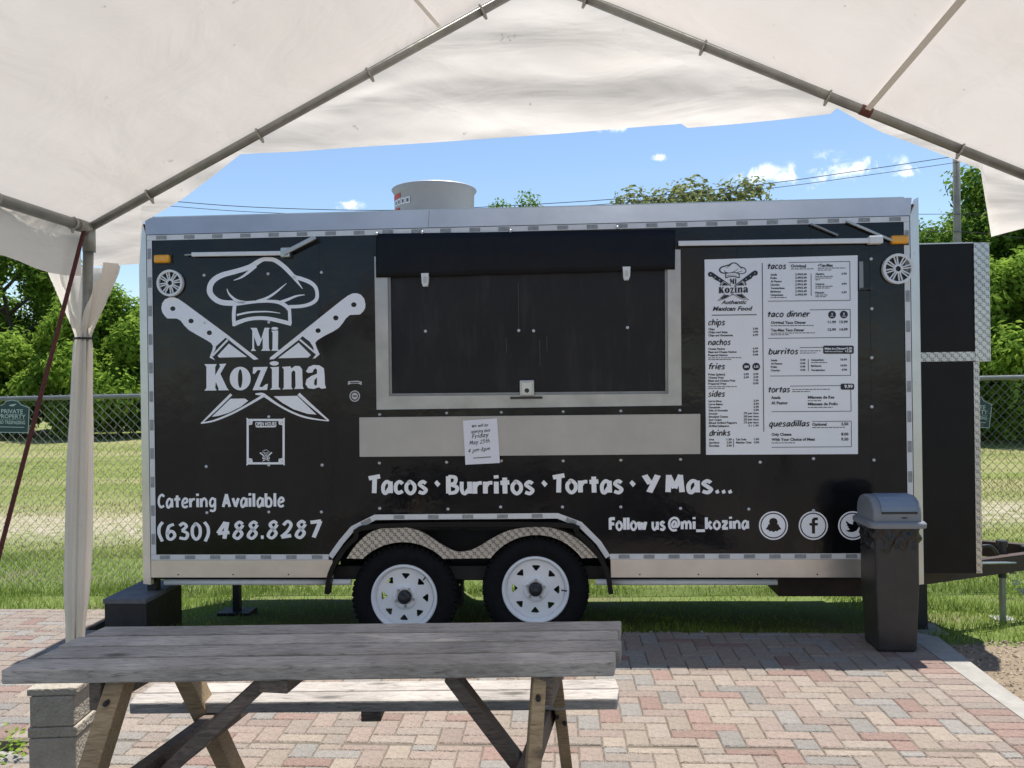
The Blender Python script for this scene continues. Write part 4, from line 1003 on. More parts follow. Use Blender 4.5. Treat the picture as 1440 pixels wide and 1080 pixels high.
# two small stickers right of the logo
b = MB(); x, z = T2(499, 557)
b.shape([ell(x, z, .034, .036), ell(x, z, .027, .029)], -.0025, None); b.shape([ell(x, z, .02, .022), [(x - .012, z - .004), (x + .012, z - .004), (x + .012, z + .004), (x - .012, z + .004)]], -.0025, None)
x, z = T2(499, 538.5); b.shape([[(x - .045, z - .012), (x - .02, z - .004), (x + .02, z - .004), (x + .045, z - .014), (x + .045, z + .008), (x + .02, z + .014), (x - .02, z + .012), (x - .042, z + .012)], [(x - .03, z), (x + .03, z), (x + .03, z + .006), (x - .03, z + .006)]], -.0025, None)
b.build('small_sticker', mat('grey_vinyl', (.5, .5, .5), rough=.5), trailer)

# ---- menu board
mb_ = MB(); q4 = [T2(991, 365, -.012), T2(1206, 359, -.012), T2(1206.5, 638.5, -.012), T2(993, 639.5, -.012)]
mb_.shape([q4], -.012, .0); board = mb_.build('menu_board', M_board, trailer)
ink = MB(); YM = -.0135
def mspan(x0, y0, x1, cap): return span(x0, y0, x1, y0 - (x1 - x0) * .008, cap, -.012)
def head(t, x0, x1, y, cap=9.5): strokes_text(ink, t, mspan(x0, y, x1, cap), .17, .22, YM, .01, 3)
def item(t, x, y, cap=2.7, cw=.93, bold=.035, right=False, y_=YM, mbx=None):
    W = len(t) * cap * cw * .72
    x0, x1 = (x - W, x) if right else (x, x + W)
    font_text(mbx or ink, t, mspan(x0, y, x1, cap), y_, bold)
def fine(x0, x1, y): 
    a = T2(x0, y, -.012); c = T2(x1, y - (x1 - x0) * .008, -.012); rnd = random.Random(int(x0 * 7 + y)); k = x0
    while k < x1:
        e = min(x1, k + rnd.uniform(2.5, 6)); yl = y - (k - x0) * .008
        p = T2(k, yl, -.012); q = T2(e, yl, -.012); ink.add([(p[0], YM, p[1]), (q[0], YM, q[1]), (q[0], YM, q[1] + .0042), (p[0], YM, p[1] + .0042)], [(0, 1, 2, 3)]); k = e + .9
def line(x0, y0, x1, y1, wd=.0035):
    Lf, Rt = ribbon_loop([T2(x0, y0, -.012), T2(x1, y1, -.012)], wd); ink.add([(v.x, YM + .0002, v.y) for v in (Lf[0], Rt[0], Rt[1], Lf[1])], [(0, 1, 2, 3)])
def col(rows, x, xr, cap=2.7):
    for t, y, pr in rows:
        item(t, x, y, cap)
        if pr: item(pr, xr, y - (xr - x) * .008, cap, right=True)
draw_logo(lambda k: ink, lambda u, v: T2(995.4 + u * 70, 369.5 + v * 54 - u * .6, -.012), YM)
font_text(ink, 'Authentic', mspan(1014, 427.6, 1050, 5.0), YM, .03, .35); font_text(ink, 'Mexican Food', mspan(1002, 437, 1058.5, 5.6), YM, .035, .3)
line(1001, 443.3, 1064, 442.5, .005); line(1071.8, 370, 1074, 607, .0045)
head('chips', 995.5, 1019.5, 458); col([('Chips', 464.2, '3.99'), ('Chips and Salsa', 468.6, '4.99'), ('Chips and Guacamole', 473, '6.99')], 996, 1066)
head('nachos', 995.5, 1027.5, 486); col([('Cheese Nachos', 492, '6.99'), ('Meat and Cheese Nachos', 496.4, '8.99'), ('Prepared Nachos', 500.8, '9.99')], 996, 1066); fine(996, 1042, 503.8); fine(996, 1028, 506.2)
head('fries', 995.5, 1019.5, 520); col([('Fries (plain)', 528, '3.99'), ('Cheese Fries', 532.4, '4.99'), ('Meat and Cheese Fries', 536.8, '7.99'), ('Prepared Fries', 541, '8.99')], 996, 1066.5)
item('2.99', 1053, 527.6, right=True); item('3.49', 1053, 532, right=True); fine(996, 1037, 544.4); fine(996, 1019, 546.8)
head('sides', 995.5, 1019.5, 558.5); col([('Large Rice', 565.5, '3.99'), ('Large Beans', 569.8, '3.99'), ('Guacamole', 574.2, '3.99'), ('Side of Avocado', 578.6, '2.99'), ('Avocado', 583, '.99 per taco'), ('Shredded Cheese', 587.4, '.50 per taco'), ('Sour Cream', 591.7, '.50 per taco'), ('Sliced Grilled Peppers', 596, '.75 per taco'), ('Grilled Jalapeno', 600.4, '3 / 1.99')], 996.5, 1067)
head('drinks', 997, 1027, 613.5); col([('Agua', 619.4, '1.50'), ('Jarritos', 623.8, '2.50'), ('Horchata', 628.2, '3.00')], 997, 1029); col([('Can Soda', 619.2, '1.50'), ('Mexican Coke', 623.6, '3.00')], 1035, 1067.5); line(1031.5, 617, 1031.5, 629)
head('tacos', 1078.5, 1105.5, 379); item('Original', 1112, 376.2, 4.0); item('+Tex-Mex', 1150, 375.2, 4.0); fine(1112, 1144, 378.8); fine(1150, 1189, 377.6); fine(1150, 1169, 380.3)
col([(t, 387.6 + 4.75 * i, '2.99/3.49') for i, t in enumerate(('Asada', 'Pollo', 'Al Pastor', 'Chorizo', 'Vegetariano', 'Barbacoa', 'Campechano'))], 1083.5, 1134.5); fine(1083.5, 1106, 419)
col([('Alambre', 386.6, '3.99'), ('Camaron', 400.8, '4.99'), ('Pescado', 412.8, '4.99')], 1146.5, 1190.5)
for y, x1 in ((389.2, 1171), (391.6, 1169), (394, 1153), (403.2, 1171), (405.6, 1167), (415.4, 1164), (417.8, 1162)): fine(1146.5, x1, y)
line(1109, 369.2, 1195, 367.8); line(1195, 367.8, 1195.4, 422); line(1080, 423.6, 1195.4, 422.4); line(1140.5, 384.5, 1140.7, 416)
head('taco dinner', 1078.5, 1139, 446.5); item('Original Taco Dinner', 1084, 455.6, 3.7); item('11.99', 1175.5, 454.6, 3.4, right=True); item('13.99', 1192, 454.4, 3.4, right=True); fine(1084, 1144, 458.6)
item('Tex-Mex Taco Dinner', 1084, 466.2, 3.7); item('12.99', 1175.5, 465.2, 3.4, right=True); item('14.99', 1192, 465, 3.4, right=True); fine(1084, 1146, 469); fine(1084, 1110, 471.4)
line(1139, 435.8, 1195.5, 435); line(1195.5, 435, 1195.8, 474.5); line(1080, 475.8, 1195.8, 474.6)
head('burritos', 1080.5, 1122.5, 499); fine(1125, 1154, 494); fine(1125, 1148, 497); line(1124.5, 488.9, 1159, 488.5); line(1195.8, 497.5, 1196, 528); line(1083, 528.8, 1196, 528); line(1136.5, 505, 1136.7, 522)
col([('Asada', 508, '9.99'), ('Al Pastor', 512.7, '9.99'), ('Pollo', 517.4, '9.99'), ('Chorizo', 522.2, '9.99')], 1084, 1132.5); col([('Campechano', 507.4, '10.99'), ('Barbacoa', 515.8, '10.99'), ('Vegetariano', 521.8, '9.99')], 1140.5, 1191); fine(1140.5, 1163, 510.4)
head('tortas', 1079.5, 1111, 552.5); fine(1114, 1167, 548.2); fine(1114, 1139, 551.2); line(1111, 543, 1183, 542.2); line(1196.3, 548, 1196.8, 578); line(1085, 579, 1196.8, 578.2)
item('Asada', 1084.5, 561, 3.9); item('Al Pastor', 1084.5, 568.6, 3.9); item('Milanesa de Res', 1136, 560.6, 3.7); fine(1136, 1155, 564); item('Milanesa de Pollo', 1136, 570, 3.7); fine(1136, 1171, 573.4)
head('quesadillas', 1081, 1138.5, 600.5); item('Optional', 1142, 598.6, 3.8); item('2.50', 1193, 598, 3.8, right=True); fine(1142, 1188, 601.8); line(1142, 592.8, 1197, 592.2); line(1197, 592.2, 1197.3, 628); line(1085, 629, 1197.3, 628.2)
item('Only Cheese', 1085, 612.8, 3.8); item('8.00', 1193, 612.3, 3.8, right=True); item('With Your Choice of Meat', 1085, 620, 3.8); item('9.50', 1193, 619.5, 3.8, right=True); fine(1085, 1118, 623.4)
wht = MB()
for px, py, t in ((1049.5, 515.7, 'SM'), (1063.3, 515.5, 'LG'), (1170, 442.6, '2'), (1186.6, 442.3, '3')):
    x, z = T2(px, py, -.012); ink.shape([ell(x, z, .0235, .0235)], YM, None)
    if len(t) > 1: font_text(wht, t, mspan(px - 3, py + 1.5, px + 3, 3), YM - .001, .04)
    else: font_text(wht, t, mspan(px - 1, py + .8, px + 1, 3.2), YM - .001, .04); font_text(wht, 'tacos', mspan(px - 2.6, py + 2.9, px + 2.6, 1.5), YM - .001, .02)
for (x0, x1, y0, y1) in ((1157.5, 1200.5, 486, 497.5), (1182, 1201, 539.5, 548)):
    r = 2; lp = [T2(*p, -.012) for p in ((x0, y1 - r), (x0 + r * .3, y1 - r * .3), (x0 + r, y1), (x1 - r, y1), (x1 - r * .3, y1 - r * .3), (x1, y1 - r), (x1, y0 + r), (x1 - r * .3, y0 + r * .3), (x1 - r, y0), (x0 + r, y0), (x0 + r * .3, y0 + r * .3), (x0, y0 + r))]
    ink.shape([lp], YM - .0005, None)
item('Make it a Dinner', 1159.5, 491.6, 2.7, bold=.04, y_=YM - .0012, mbx=wht); item('+2.00', 1198, 491.4, 3, right=True, y_=YM - .0012, mbx=wht); item('Add rice and beans', 1159.5, 495.2, 2.1, bold=.02, y_=YM - .0012, mbx=wht); item('+3.00', 1198, 495.4, 3, right=True, y_=YM - .0012, mbx=wht)
item('9.99', 1199, 545.6, 4.4, right=True, y_=YM - .0012, mbx=wht)
ink.build('menu_lettering', M_ink, board); wht.build('menu_lettering', M_board, board)
b = MB(); a = T2(1206.5, 368); c = T2(1213, 408); b.box(a[0], c[0], -.02, -.002, c[1], a[1]); b.build('board_clip', mat('dull_strut', (.25, .25, .25)), trailer, bevel=.004)
b = MB(); a = T2(1210, 406); b.beam((a[0] - .01, -.02, a[1] - .005), (a[0] + .07, -.02, a[1]), .012, .014); b.lathe([(0, -.03), (.012, -.03), (.012, 0)], 10, Matrix.Translation((a[0] + .055, 0, a[1]))); b.build('board_clip', M_hub, trailer)

# ---- paper note taped to the shelf (a thing of its own)
nO = T(677, 622, -.055); note = thing('paper_note', 'white paper note with handwritten opening date taped to the counter shelf', 'paper note', TM @ Vector((nO.x, -.055, nO.z)), YAW)
nl = lambda px, py: (T2(px, py, -.055)[0] - nO.x, T2(px, py, -.055)[1] - nO.z)
b = MB(); qn = [nl(651, 591.5), nl(699, 588.2), nl(703, 651), nl(654.5, 653.5)]
b.shape([qn], 0, .002); b.build('paper_sheet', M_paper, note)
ink2 = MB()
def hand(t, x0, y0, x1, y1, cap, wgt, sh, seed=1):
    A = nl(x0, y0); B = nl(x1, y1); Hh = nl(x0, y0 - cap)[1] - A[1]
    strokes_text(ink2, t, lambda u, h: (A[0] + (B[0] - A[0]) * u, A[1] + (B[1] - A[1]) * u + h * Hh), wgt, sh, -.001, .05, seed)
hand('We will be', 663, 601.5, 686.5, 599.8, 4.6, .13, .3); hand('opening late', 662, 609.5, 689.5, 607.5, 5, .13, .3); hand('Friday', 663.5, 617.5, 687, 614.5, 7, .12, .15, 2); hand('May 25th', 660, 625.8, 689, 623.2, 6.5, .12, .2, 3); hand('4 pm-8pm', 658, 637.2, 689.5, 633.2, 6, .12, .2, 4)
sq = [nl(665.5 + .5 * k, 644 - .035 * k + (.8 if k % 2 else -.3)) for k in range(51)]
Lf, Rt = ribbon_loop(sq, .0022); ink2.add([(q.x, -.001, q.y) for pr in zip(Lf, Rt) for q in pr], [(2 * i, 2 * i + 1, 2 * i + 3, 2 * i + 2) for i in range(50)])
ink2.build('handwriting', M_ink, note)

# ------------------------------------------------------------------ step box, bin
stp = thing('step_box', 'low black wooden step box beside the rear corner of the trailer', 'step', TM @ Vector((0, 0, 0)), YAW)
sx0 = T(147, 842, -.12); zs = sx0.z; sx1 = T(212, 842, -.12)
b = MB(); zb = gz(*(TM @ Vector((sx0.x, .9, 0))).to_2d()) - .01
b.box(sx0.x, sx0.x + .02, -.12, .36, zb, zs - .03); b.box(sx0.x + .021, sx1.x - .05, -.12, -.10, zb, zs - .03); b.box(sx1.x - .049, sx1.x - .03, -.12, .36, zb, zs - .03)
b.build('step_side', M_step, stp)
for k in range(2):
    b = MB(); y0 = -.13 + k * .26; b.box(sx0.x - .008, sx1.x - .028, y0, y0 + .252, zs - .03, zs); b.build('tread_board', M_steptop, stp, bevel=.004)

bo = T(1263, 915, 0); binO = G(1263, 916); BYAW = YAW
can = thing('trash_can', 'tall black swing top trash can with blue grey lid in front of the trailer', 'trash can', (binO.x, binO.y + .095, .0), BYAW)
bw, bt, bh = .106, .124, .705
b = MB(); rings = []
def sq(h, r, c=.014, k=4):
    out = []
    for cx, cy, a0 in ((1, 1, 0), (-1, 1, 90), (-1, -1, 180), (1, -1, 270)):
        for i in range(k + 1):
            a = R(a0 + 90 * i / k); out.append((cx * (r - c) + c * math.cos(a), cy * (r - c) + c * math.sin(a), h))
    return out
prof = [(0.0, bw - .006), (.012, bw), (bh * .5, bw + .013), (bh * .93, bt - .004), (bh, bt)]
n4 = len(sq(0, .1))
for h, r in prof: b.v += sq(h, r)
for i in range(len(prof) - 1):
    for k in range(n4): b.f.append((i * n4 + k, i * n4 + (k + 1) % n4, (i + 1) * n4 + (k + 1) % n4, (i + 1) * n4 + k))
b.f.append(tuple(range(n4))[::-1]); b.f.append(tuple(len(b.v) - n4 + k for k in range(n4)))
b.build('bin_body', M_bin, can, smooth=False)
bag = MB(); rows = 12; rr = random.Random(4); ncol = 96
def bagp(i, j):
    a = 2 * math.pi * i / (ncol - 1); t = j / (rows - 1); h = bh + .002 - t * .135
    r = bt + .012 - .012 * t + .010 * math.sin(a * 11 + 5 * t) * t + .016 * noise.noise(Vector((math.cos(a) * 6, math.sin(a) * 6, t * 4)))
    ca, sa = math.cos(a), math.sin(a); m = max(abs(ca), abs(sa)); k = min(1 / m, 1.26)
    return (ca * k * r, sa * k * r, h + (.022 * noise.noise(Vector((ca * 3, sa * 3, 9))) + .012 * math.sin(a * 7)) * t)
bag.grid(bagp, ncol, rows); bag.build('bin_bag', M_bag, can, smooth=True)
lid = MB()
for h, r in ((bh - .012, bt + .024), (bh - .012, bt + .032), (bh + .012, bt + .034), (bh + .022, bt + .026), (bh + .024, bt + .01)): lid.v += sq(h, r, .04)
for i in range(4):
    for k in range(n4): lid.f.append((i * n4 + k, i * n4 + (k + 1) % n4, (i + 1) * n4 + (k + 1) % n4, (i + 1) * n4 + k))
lid.f.append(tuple(4 * n4 + k for k in range(n4)))
lidp = lid.build('bin_lid', M_lid, can, smooth=False, bevel=.003)
dome = MB(); W = bt + .008; D = bt + .006
pf = [(y, z * .86) for y, z in [(-D, 0), (-D, .055), (-D * .93, .09), (-D * .78, .122), (-D * .5, .146), (-D * .2, .156), (D * .2, .156), (D * .5, .146), (D * .78, .122), (D * .93, .09), (D, .055), (D, 0)]]
dome.v = [(x, y, bh + .024 + z) for x in (-W, W) for y, z in pf]; m = len(pf)
dome.f = [(i, i + 1, m + i + 1, m + i) for i in range(m - 1)] + [tuple(range(m))[::-1], tuple(range(m, 2 * m))]
dome.build('lid_dome', M_lid, lidp, bevel=.012)
fl_ = MB(); s2 = [(y, z * .86) for y, z in [(-D * 1.0, .062), (-D * .95, .09), (-D * .80, .123), (-D * .52, .149), (-D * .2, .160), (D * .1, .160)]]
fl_.v = [(x, y - .004, bh + .026 + z) for x in (-W * .66, W * .80) for y, z in s2] + [(x, y + .01, bh + .018 + z) for x in (-W * .66, W * .80) for y, z in s2]; m = len(s2)
fl_.f = [(i + 1, i, m + i, m + i + 1) for i in range(m - 1)] + [(2 * m + i, 2 * m + i + 1, 3 * m + i + 1, 3 * m + i) for i in range(m - 1)] + [(i, i + 1, 2 * m + i + 1, 2 * m + i) for i in range(m - 1)] + [(m + i + 1, m + i, 3 * m + i, 3 * m + i + 1) for i in range(m - 1)] + [(0, 2 * m, 3 * m, m)]
fl_.build('swing_flap', M_lidflap, lidp)
gp = MB(); gp.box(-W * .66, W * .80, -D - .004, -D + .003, bh + .024 + .042, bh + .024 + .053); gp.build('flap_gap', M_hub, lidp)
bd = MB(); bd.shape([ell(.035, bh + .045, .018, .004)], -D - .002, -D + .002); bd.build('lid_badge', M_hub, lidp)

# ------------------------------------------------------------------ picnic table
ZTB = .70
tO = G(430, 930, ZTB)
table = thing('picnic_table', 'weathered grey wooden picnic table in the shade of the tent', 'picnic table', (tO.x, tO.y, 0))
nl_, nr_ = G(2, 943, ZTB), G(867, 931.5, ZTB); fl2, fr2 = G(147, 880, ZTB), G(876, 872, ZTB)
def tp(u, v, z):      # u along, v from near edge to far edge
    a = nl_.lerp(nr_, u); c = fl2.lerp(fr2, u); p = a.lerp(c, v); return Vector((p.x - tO.x, p.y - tO.y, z))
th = .044; cuts = [0, .245, .50, .745, 1.0]
for k in range(4):
    v0, v1 = cuts[k] + .015, cuts[k + 1] - .015; du = (-.004, .005, -.002, .003)[k]
    N_ = 14; b = MB()
    for i in range(N_ + 1):
        u = du + i / N_ * (1.0 - .002 * k); wob = .0025 * noise.noise(Vector((u * 5, k * 3, 0))); zz = ZTB + .002 * noise.noise(Vector((u * 3, k, 7)))
        b.v += [tuple(tp(u, v0 + wob, ZTB - th)), tuple(tp(u, v1 + wob, ZTB - th)), tuple(tp(u, v1 + wob, zz)), tuple(tp(u, v0 + wob, zz))]
    for i in range(N_):
        for c in range(4): b.f.append((i * 4 + c, i * 4 + (c + 1) % 4, i * 4 + 4 + (c + 1) % 4, i * 4 + 4 + c))
    b.f += [(3, 2, 1, 0), (N_ * 4, N_ * 4 + 1, N_ * 4 + 2, N_ * 4 + 3)]
    b.build('table_plank', M_wood, table, bevel=.005)
def loc(p): return Vector((p.x - tO.x, p.y - tO.y, p.z))
dv = (fl2 - nl_); dv.z = 0; dvn = dv.normalized(); mid_v = .5
cen = lambda u: tp(u, .5, 0)
ZS = .42
for u, nm in ((.165, 0), (.868, 1)):
    c = cen(u); half = dv.length / 2
    nrm = Vector((dvn.x, dvn.y, 0)); side = Vector((1, 0, 0))
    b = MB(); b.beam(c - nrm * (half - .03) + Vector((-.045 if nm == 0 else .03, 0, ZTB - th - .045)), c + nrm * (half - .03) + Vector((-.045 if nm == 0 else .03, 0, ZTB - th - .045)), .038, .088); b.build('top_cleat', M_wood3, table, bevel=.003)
    for sg in (-1, 1):
        b = MB(); top_ = c + nrm * sg * (half * .62) + Vector((0, 0, ZTB - th - .002)); bot = c + nrm * sg * (half + .30) + Vector((0, 0, 0))
        ax_ = (bot - top_).normalized(); b.beam(top_, bot, .040 if nm else .058, .10, up=nrm.cross(ax_).cross(ax_) if False else Vector((0, 1, 0)))
        b.v = [(x, y, max(0.0, min(z, ZTB - th - .001))) for x, y, z in b.v]
        b.build('leg', M_wood2, table, bevel=.004)
        for zb_, dx in ((ZS - .07, -.012), (ZS - .10, .012), (ZTB - .10, 0)):
            t_ = (top_.z - zb_) / (top_.z - bot.z); p_ = top_.lerp(bot, t_); bo_ = MB()
            off_ = .05 * (Vector((0, 0, 1)).dot(-ax_)) ; yf = p_.y - .05 / max(.3, abs(ax_.z))
            bo_.lathe([(0, -.007), (.006, -.006), (.008, 0), (.008, .02)], 8, Matrix.Translation((p_.x + dx, yf, zb_))); bo_.build('bolt', M_hub, table)
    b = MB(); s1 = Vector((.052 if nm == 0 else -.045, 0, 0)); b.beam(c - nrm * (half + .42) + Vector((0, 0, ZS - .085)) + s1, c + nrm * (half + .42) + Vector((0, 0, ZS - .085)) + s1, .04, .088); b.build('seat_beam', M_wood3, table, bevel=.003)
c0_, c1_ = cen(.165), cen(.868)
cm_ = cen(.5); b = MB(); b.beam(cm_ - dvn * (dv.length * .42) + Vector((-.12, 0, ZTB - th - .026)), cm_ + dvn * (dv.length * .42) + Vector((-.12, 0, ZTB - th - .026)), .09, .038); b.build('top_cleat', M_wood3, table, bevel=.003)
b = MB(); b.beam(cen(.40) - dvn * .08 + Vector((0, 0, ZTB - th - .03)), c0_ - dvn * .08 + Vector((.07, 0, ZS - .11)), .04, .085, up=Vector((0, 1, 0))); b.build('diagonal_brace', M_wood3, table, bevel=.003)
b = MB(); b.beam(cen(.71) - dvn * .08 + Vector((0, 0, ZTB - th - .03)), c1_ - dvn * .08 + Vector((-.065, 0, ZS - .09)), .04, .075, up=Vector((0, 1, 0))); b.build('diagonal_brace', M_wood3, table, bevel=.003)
# benches: far one in the sun, near one below the frame
bl = G(170, 992, ZS); br = G(877, 985.5, ZS)
for sgn, name in ((1, 'far'), (-1, 'near')):
    for k in range(2):
        b = MB(); y0 = bl.y + .02 + k * .098
        A = Vector((bl.x, y0, 0)); B = Vector((br.x, br.y + .02 + k * .098, 0))
        if sgn < 0:
            A = Vector((nl_.x - .05, nl_.y - .22 - k * .098, 0)); B = Vector((nr_.x - .05, nr_.y - .22 - k * .098, 0))
        p0, p1 = loc(A), loc(B); N_ = 8
        pr = [(.0, 0), (.094, 0), (.094, .04), (.0, .04)]
        for i in range(N_ + 1):
            p = p0.lerp(p1, i / N_); e = .018 if (i in (0, N_) and k == 0) else 0
            for dy, dz in pr: b.v.append((p.x + (.022 * k if i == 0 else 0) + (.02 if i == 0 and dy == 0 and k == 0 else 0) - (.02 if i == N_ and dy == 0 and k == 0 else 0), p.y + dy + .0015 * noise.noise(p * 4), ZS - .04 + dz))
        for i in range(N_):
            for c in range(4): b.f.append((i * 4 + c, i * 4 + (c + 1) % 4, i * 4 + 4 + (c + 1) % 4, i * 4 + 4 + c))
        b.f += [(3, 2, 1, 0), (N_ * 4, N_ * 4 + 1, N_ * 4 + 2, N_ * 4 + 3)]
        b.build('bench_plank', M_wood, table, bevel=.006)
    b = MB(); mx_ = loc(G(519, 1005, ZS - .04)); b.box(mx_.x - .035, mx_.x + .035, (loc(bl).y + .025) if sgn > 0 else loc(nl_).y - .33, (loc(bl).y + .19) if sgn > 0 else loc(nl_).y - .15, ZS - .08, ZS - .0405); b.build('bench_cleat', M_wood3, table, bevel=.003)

# ------------------------------------------------------------------ concrete tent weight
zt_ = .35; wO = at(72, 968, 3.06)
wt = thing('concrete_block_stack', 'stack of rough concrete blocks weighing down the tent leg', 'block stack', (wO.x, 3.06, 0), R(3))
xw = .088; ztop = wO.z
z0 = -.06; seq = [(.205, xw - .002), (.03, xw + .002), (.085, xw - .007), (.022, xw + .003)]
tot = sum(h for h, _ in seq); k_ = (ztop - z0) / tot
for h, r in seq:
    h *= k_; b = MB(); N_ = 9
    b.box(-r, r, 0, .25, z0 + .0008, z0 + h - .0008); z0 += h
    o = b.build('concrete_block', M_conc, wt, bevel=.006)

# ------------------------------------------------------------------ tent
tent = thing('frame_tent', 'white frame tent canopy with galvanised pipes above the picnic table', 'tent')
CL = at(125, 321, 3.44); AP = at(757, -29, 3.28); CRt = at(1460, 254, 3.15)
CRt.z = max(CRt.z, 2.2)
fdir = (Vector((CRt.x, CRt.y, 0)) - Vector((CL.x, CL.y, 0))).normalized(); bdir = Vector((fdir.y, -fdir.x, 0))     # towards the camera and behind it
DEPTH = 5.6
def pipe(name, p, q, r=.0185, m=M_galv): 
    b = MB(); b.tube([p, q], r, 14); return b.build(name, m, tent, smooth=True)
pipe('rafter_pipe', CL, AP); pipe('rafter_pipe', CRt, AP)
bl_, br_, ba_ = CL + bdir * DEPTH, CRt + bdir * DEPTH, AP + bdir * DEPTH
pipe('rafter_pipe', bl_, ba_); pipe('rafter_pipe', br_, ba_)
pipe('eave_pipe', CL, bl_, .022); pipe('eave_pipe', CRt, br_, .022); pipe('ridge_pipe', AP, ba_)
for c in (CL, CRt, bl_, br_): pipe('leg_pipe', Vector((at(103, 1060, 3.44).x if c is CL else c.x, c.y, 0 if c is CL or c.x > 0 else -.06)), c + Vector((0, 0, -.02)), .021)
# canopy sheets
def sheet(c, a, name):
    b = MB(); nu, nv = 90, 90
    up = Vector((0, 0, 1))
    def P(i, j):
        u = i / (nu - 1); v = j / (nv - 1)
        p = c.lerp(a, u) + bdir * (DEPTH * v - .05 * (1 - v))
        sag = -.05 * math.sin(math.pi * u) * math.sin(math.pi * min(1, v * 1.0)) ; lift = .034 - .019 * math.exp(-v * 30)
        wr = .014 * noise.noise(Vector((u * 3, v * 5, c.x))) + .007 * noise.noise(Vector((u * 14 + v * 3, v * 9, c.x))) + .004 * noise.noise(Vector((u * 30, v * 12 + u * 8, c.x)))
        return p + up * (lift + sag * .6 + wr)
    b.grid(P, nu, nv); return b.build(name, M_tent, tent, smooth=True)
sheet(CL - fdir * .03 - Vector((0, 0, .01)), AP, 'canopy_sheet'); sheet(CRt + fdir * .03 - Vector((0, 0, .01)), AP, 'canopy_sheet')
# seam strap on the right slope
def on_roof(px, py, c, a):       # pixel -> point just under the right canopy slope
    o = Vector((0, 0, EYE)); d = ray(px, py); n_ = (a - c).cross(bdir); t = (c + Vector((0, 0, .0)) - o).dot(n_) / d.dot(n_); return o + d * t
b = MB(); p0 = on_roof(1217, 158, CRt, AP); p1 = on_roof(1352, 0, CRt, AP); ex = (p1 - p0); b.beam(p0 + Vector((0, 0, -.0)), p0 + ex * 1.6, .022, .003, up=(AP - CRt).cross(bdir).normalized()); M_seam = fabricmat('seam_line', (.97, .94, .90), .3); b.build('seam_strap', fabricmat('seam_tape', (.97, .94, .90), .25), tent)
tp_ = CRt.lerp(AP, ((Vector(on_roof(1217, 157, CRt, AP)) - CRt).length) / (AP - CRt).length); b = MB(); dd = (AP - CRt).normalized(); b.tube([tp_ - dd * .022, tp_ + dd * .022], .0205, 14); b.build('tape_wrap', mat('brown_tape', (.12, .035, .025), rough=.6), tent)
for (a_, c_, C_) in (((585, 0), (618, 38), CL),):
    b = MB(); p0 = on_roof(*a_, C_, AP); p1 = on_roof(*c_, C_, AP); b.beam(p0 + (p0 - p1) * .5, p1, .014, .002, up=(AP - C_).cross(bdir).normalized()); b.build('canopy_seam', M_seam, tent)
# front gable curtain, bunched up in the middle
def front(px, py, off=0.0):
    o = Vector((0, 0, EYE)); d = ray(px, py); n_ = bdir; q = CL - bdir * off; t = (q - o).dot(n_) / d.dot(n_); return o + d * t
low_ = [(124, 375), (150, 374), (196, 371), (200, 313), (228, 297), (258, 279), (300, 247), (338, 217), (352, 216), (420, 213), (500, 207), (600, 201), (700, 194), (800, 187), (880, 180), (958, 174), (967, 180), (1040, 174), (1100, 168), (1168, 160), (1177, 152), (1205, 168), (1240, 186), (1300, 208), (1376, 237), (1379, 240), (1394, 333), (1420, 326), (1460, 316)]
rl = lambda x: (321 + (x - 125) * (-350 / 632)) if x < 757 else (-29 + (x - 757) * (283 / 703))
xs_ = []
for (xa_, ya_), (xb_, yb_) in zip(low_, low_[1:]):
    k = max(1, int((xb_ - xa_) / 9))
    for i in range(k): xs_.append((xa_ + (xb_ - xa_) * i / k, ya_ + (yb_ - ya_) * i / k))
xs_.append(low_[-1])
NV = 26
b = MB()
def gp_(i, j):
    x, yb_ = xs_[i]; v = j / (NV - 1); yt = rl(x) - 6
    xt = x
    if 1379 <= x <= 1394: xt = 1379 + (x - 1379) * .2
    y = yt + (yb_ - yt) * v; xx = xt + (x - xt) * v
    Lh = max(0, yb_ - yt) / 330
    ph = y * .036 + x * .003 + 1.6 * noise.noise(Vector((x * .0035, y * .004, 0)))
    w_ = .020 * min(1, Lh * 2.2) * (1 - abs(math.sin(ph))) * min(1, .25 + v) + .02 * Lh * noise.noise(Vector((x * .003, y * .012, 0))) + .006 * noise.noise(Vector((x * .006, y * .03, 4))) + .0025 * noise.noise(Vector((x * .03, y * .06, 8)))
    return front(xx, y, .045 + w_ * min(1, v * 4) + .10 * Lh * v)
b.grid(gp_, len(xs_), NV); gable = b.build('gable_curtain', M_curt, tent, smooth=True)
# valance along both eaves
for c, sg in ((CL, -1), (CRt, 1)):
    b = MB(); nu, nv = 60, 6
    def vp(i, j):
        u = i / (nu - 1); v = j / (nv - 1)
        return c + bdir * (DEPTH * u) + fdir * sg * (.035 + .01 * math.sin(u * 40) * v + .008 * noise.noise(Vector((u * 12, v, sg)))) + Vector((0, 0, .035 - v * (.235 + .012 * math.sin(u * 55))))
    b.grid(vp, nu, nv); b.build('valance', M_tent, tent, smooth=True)
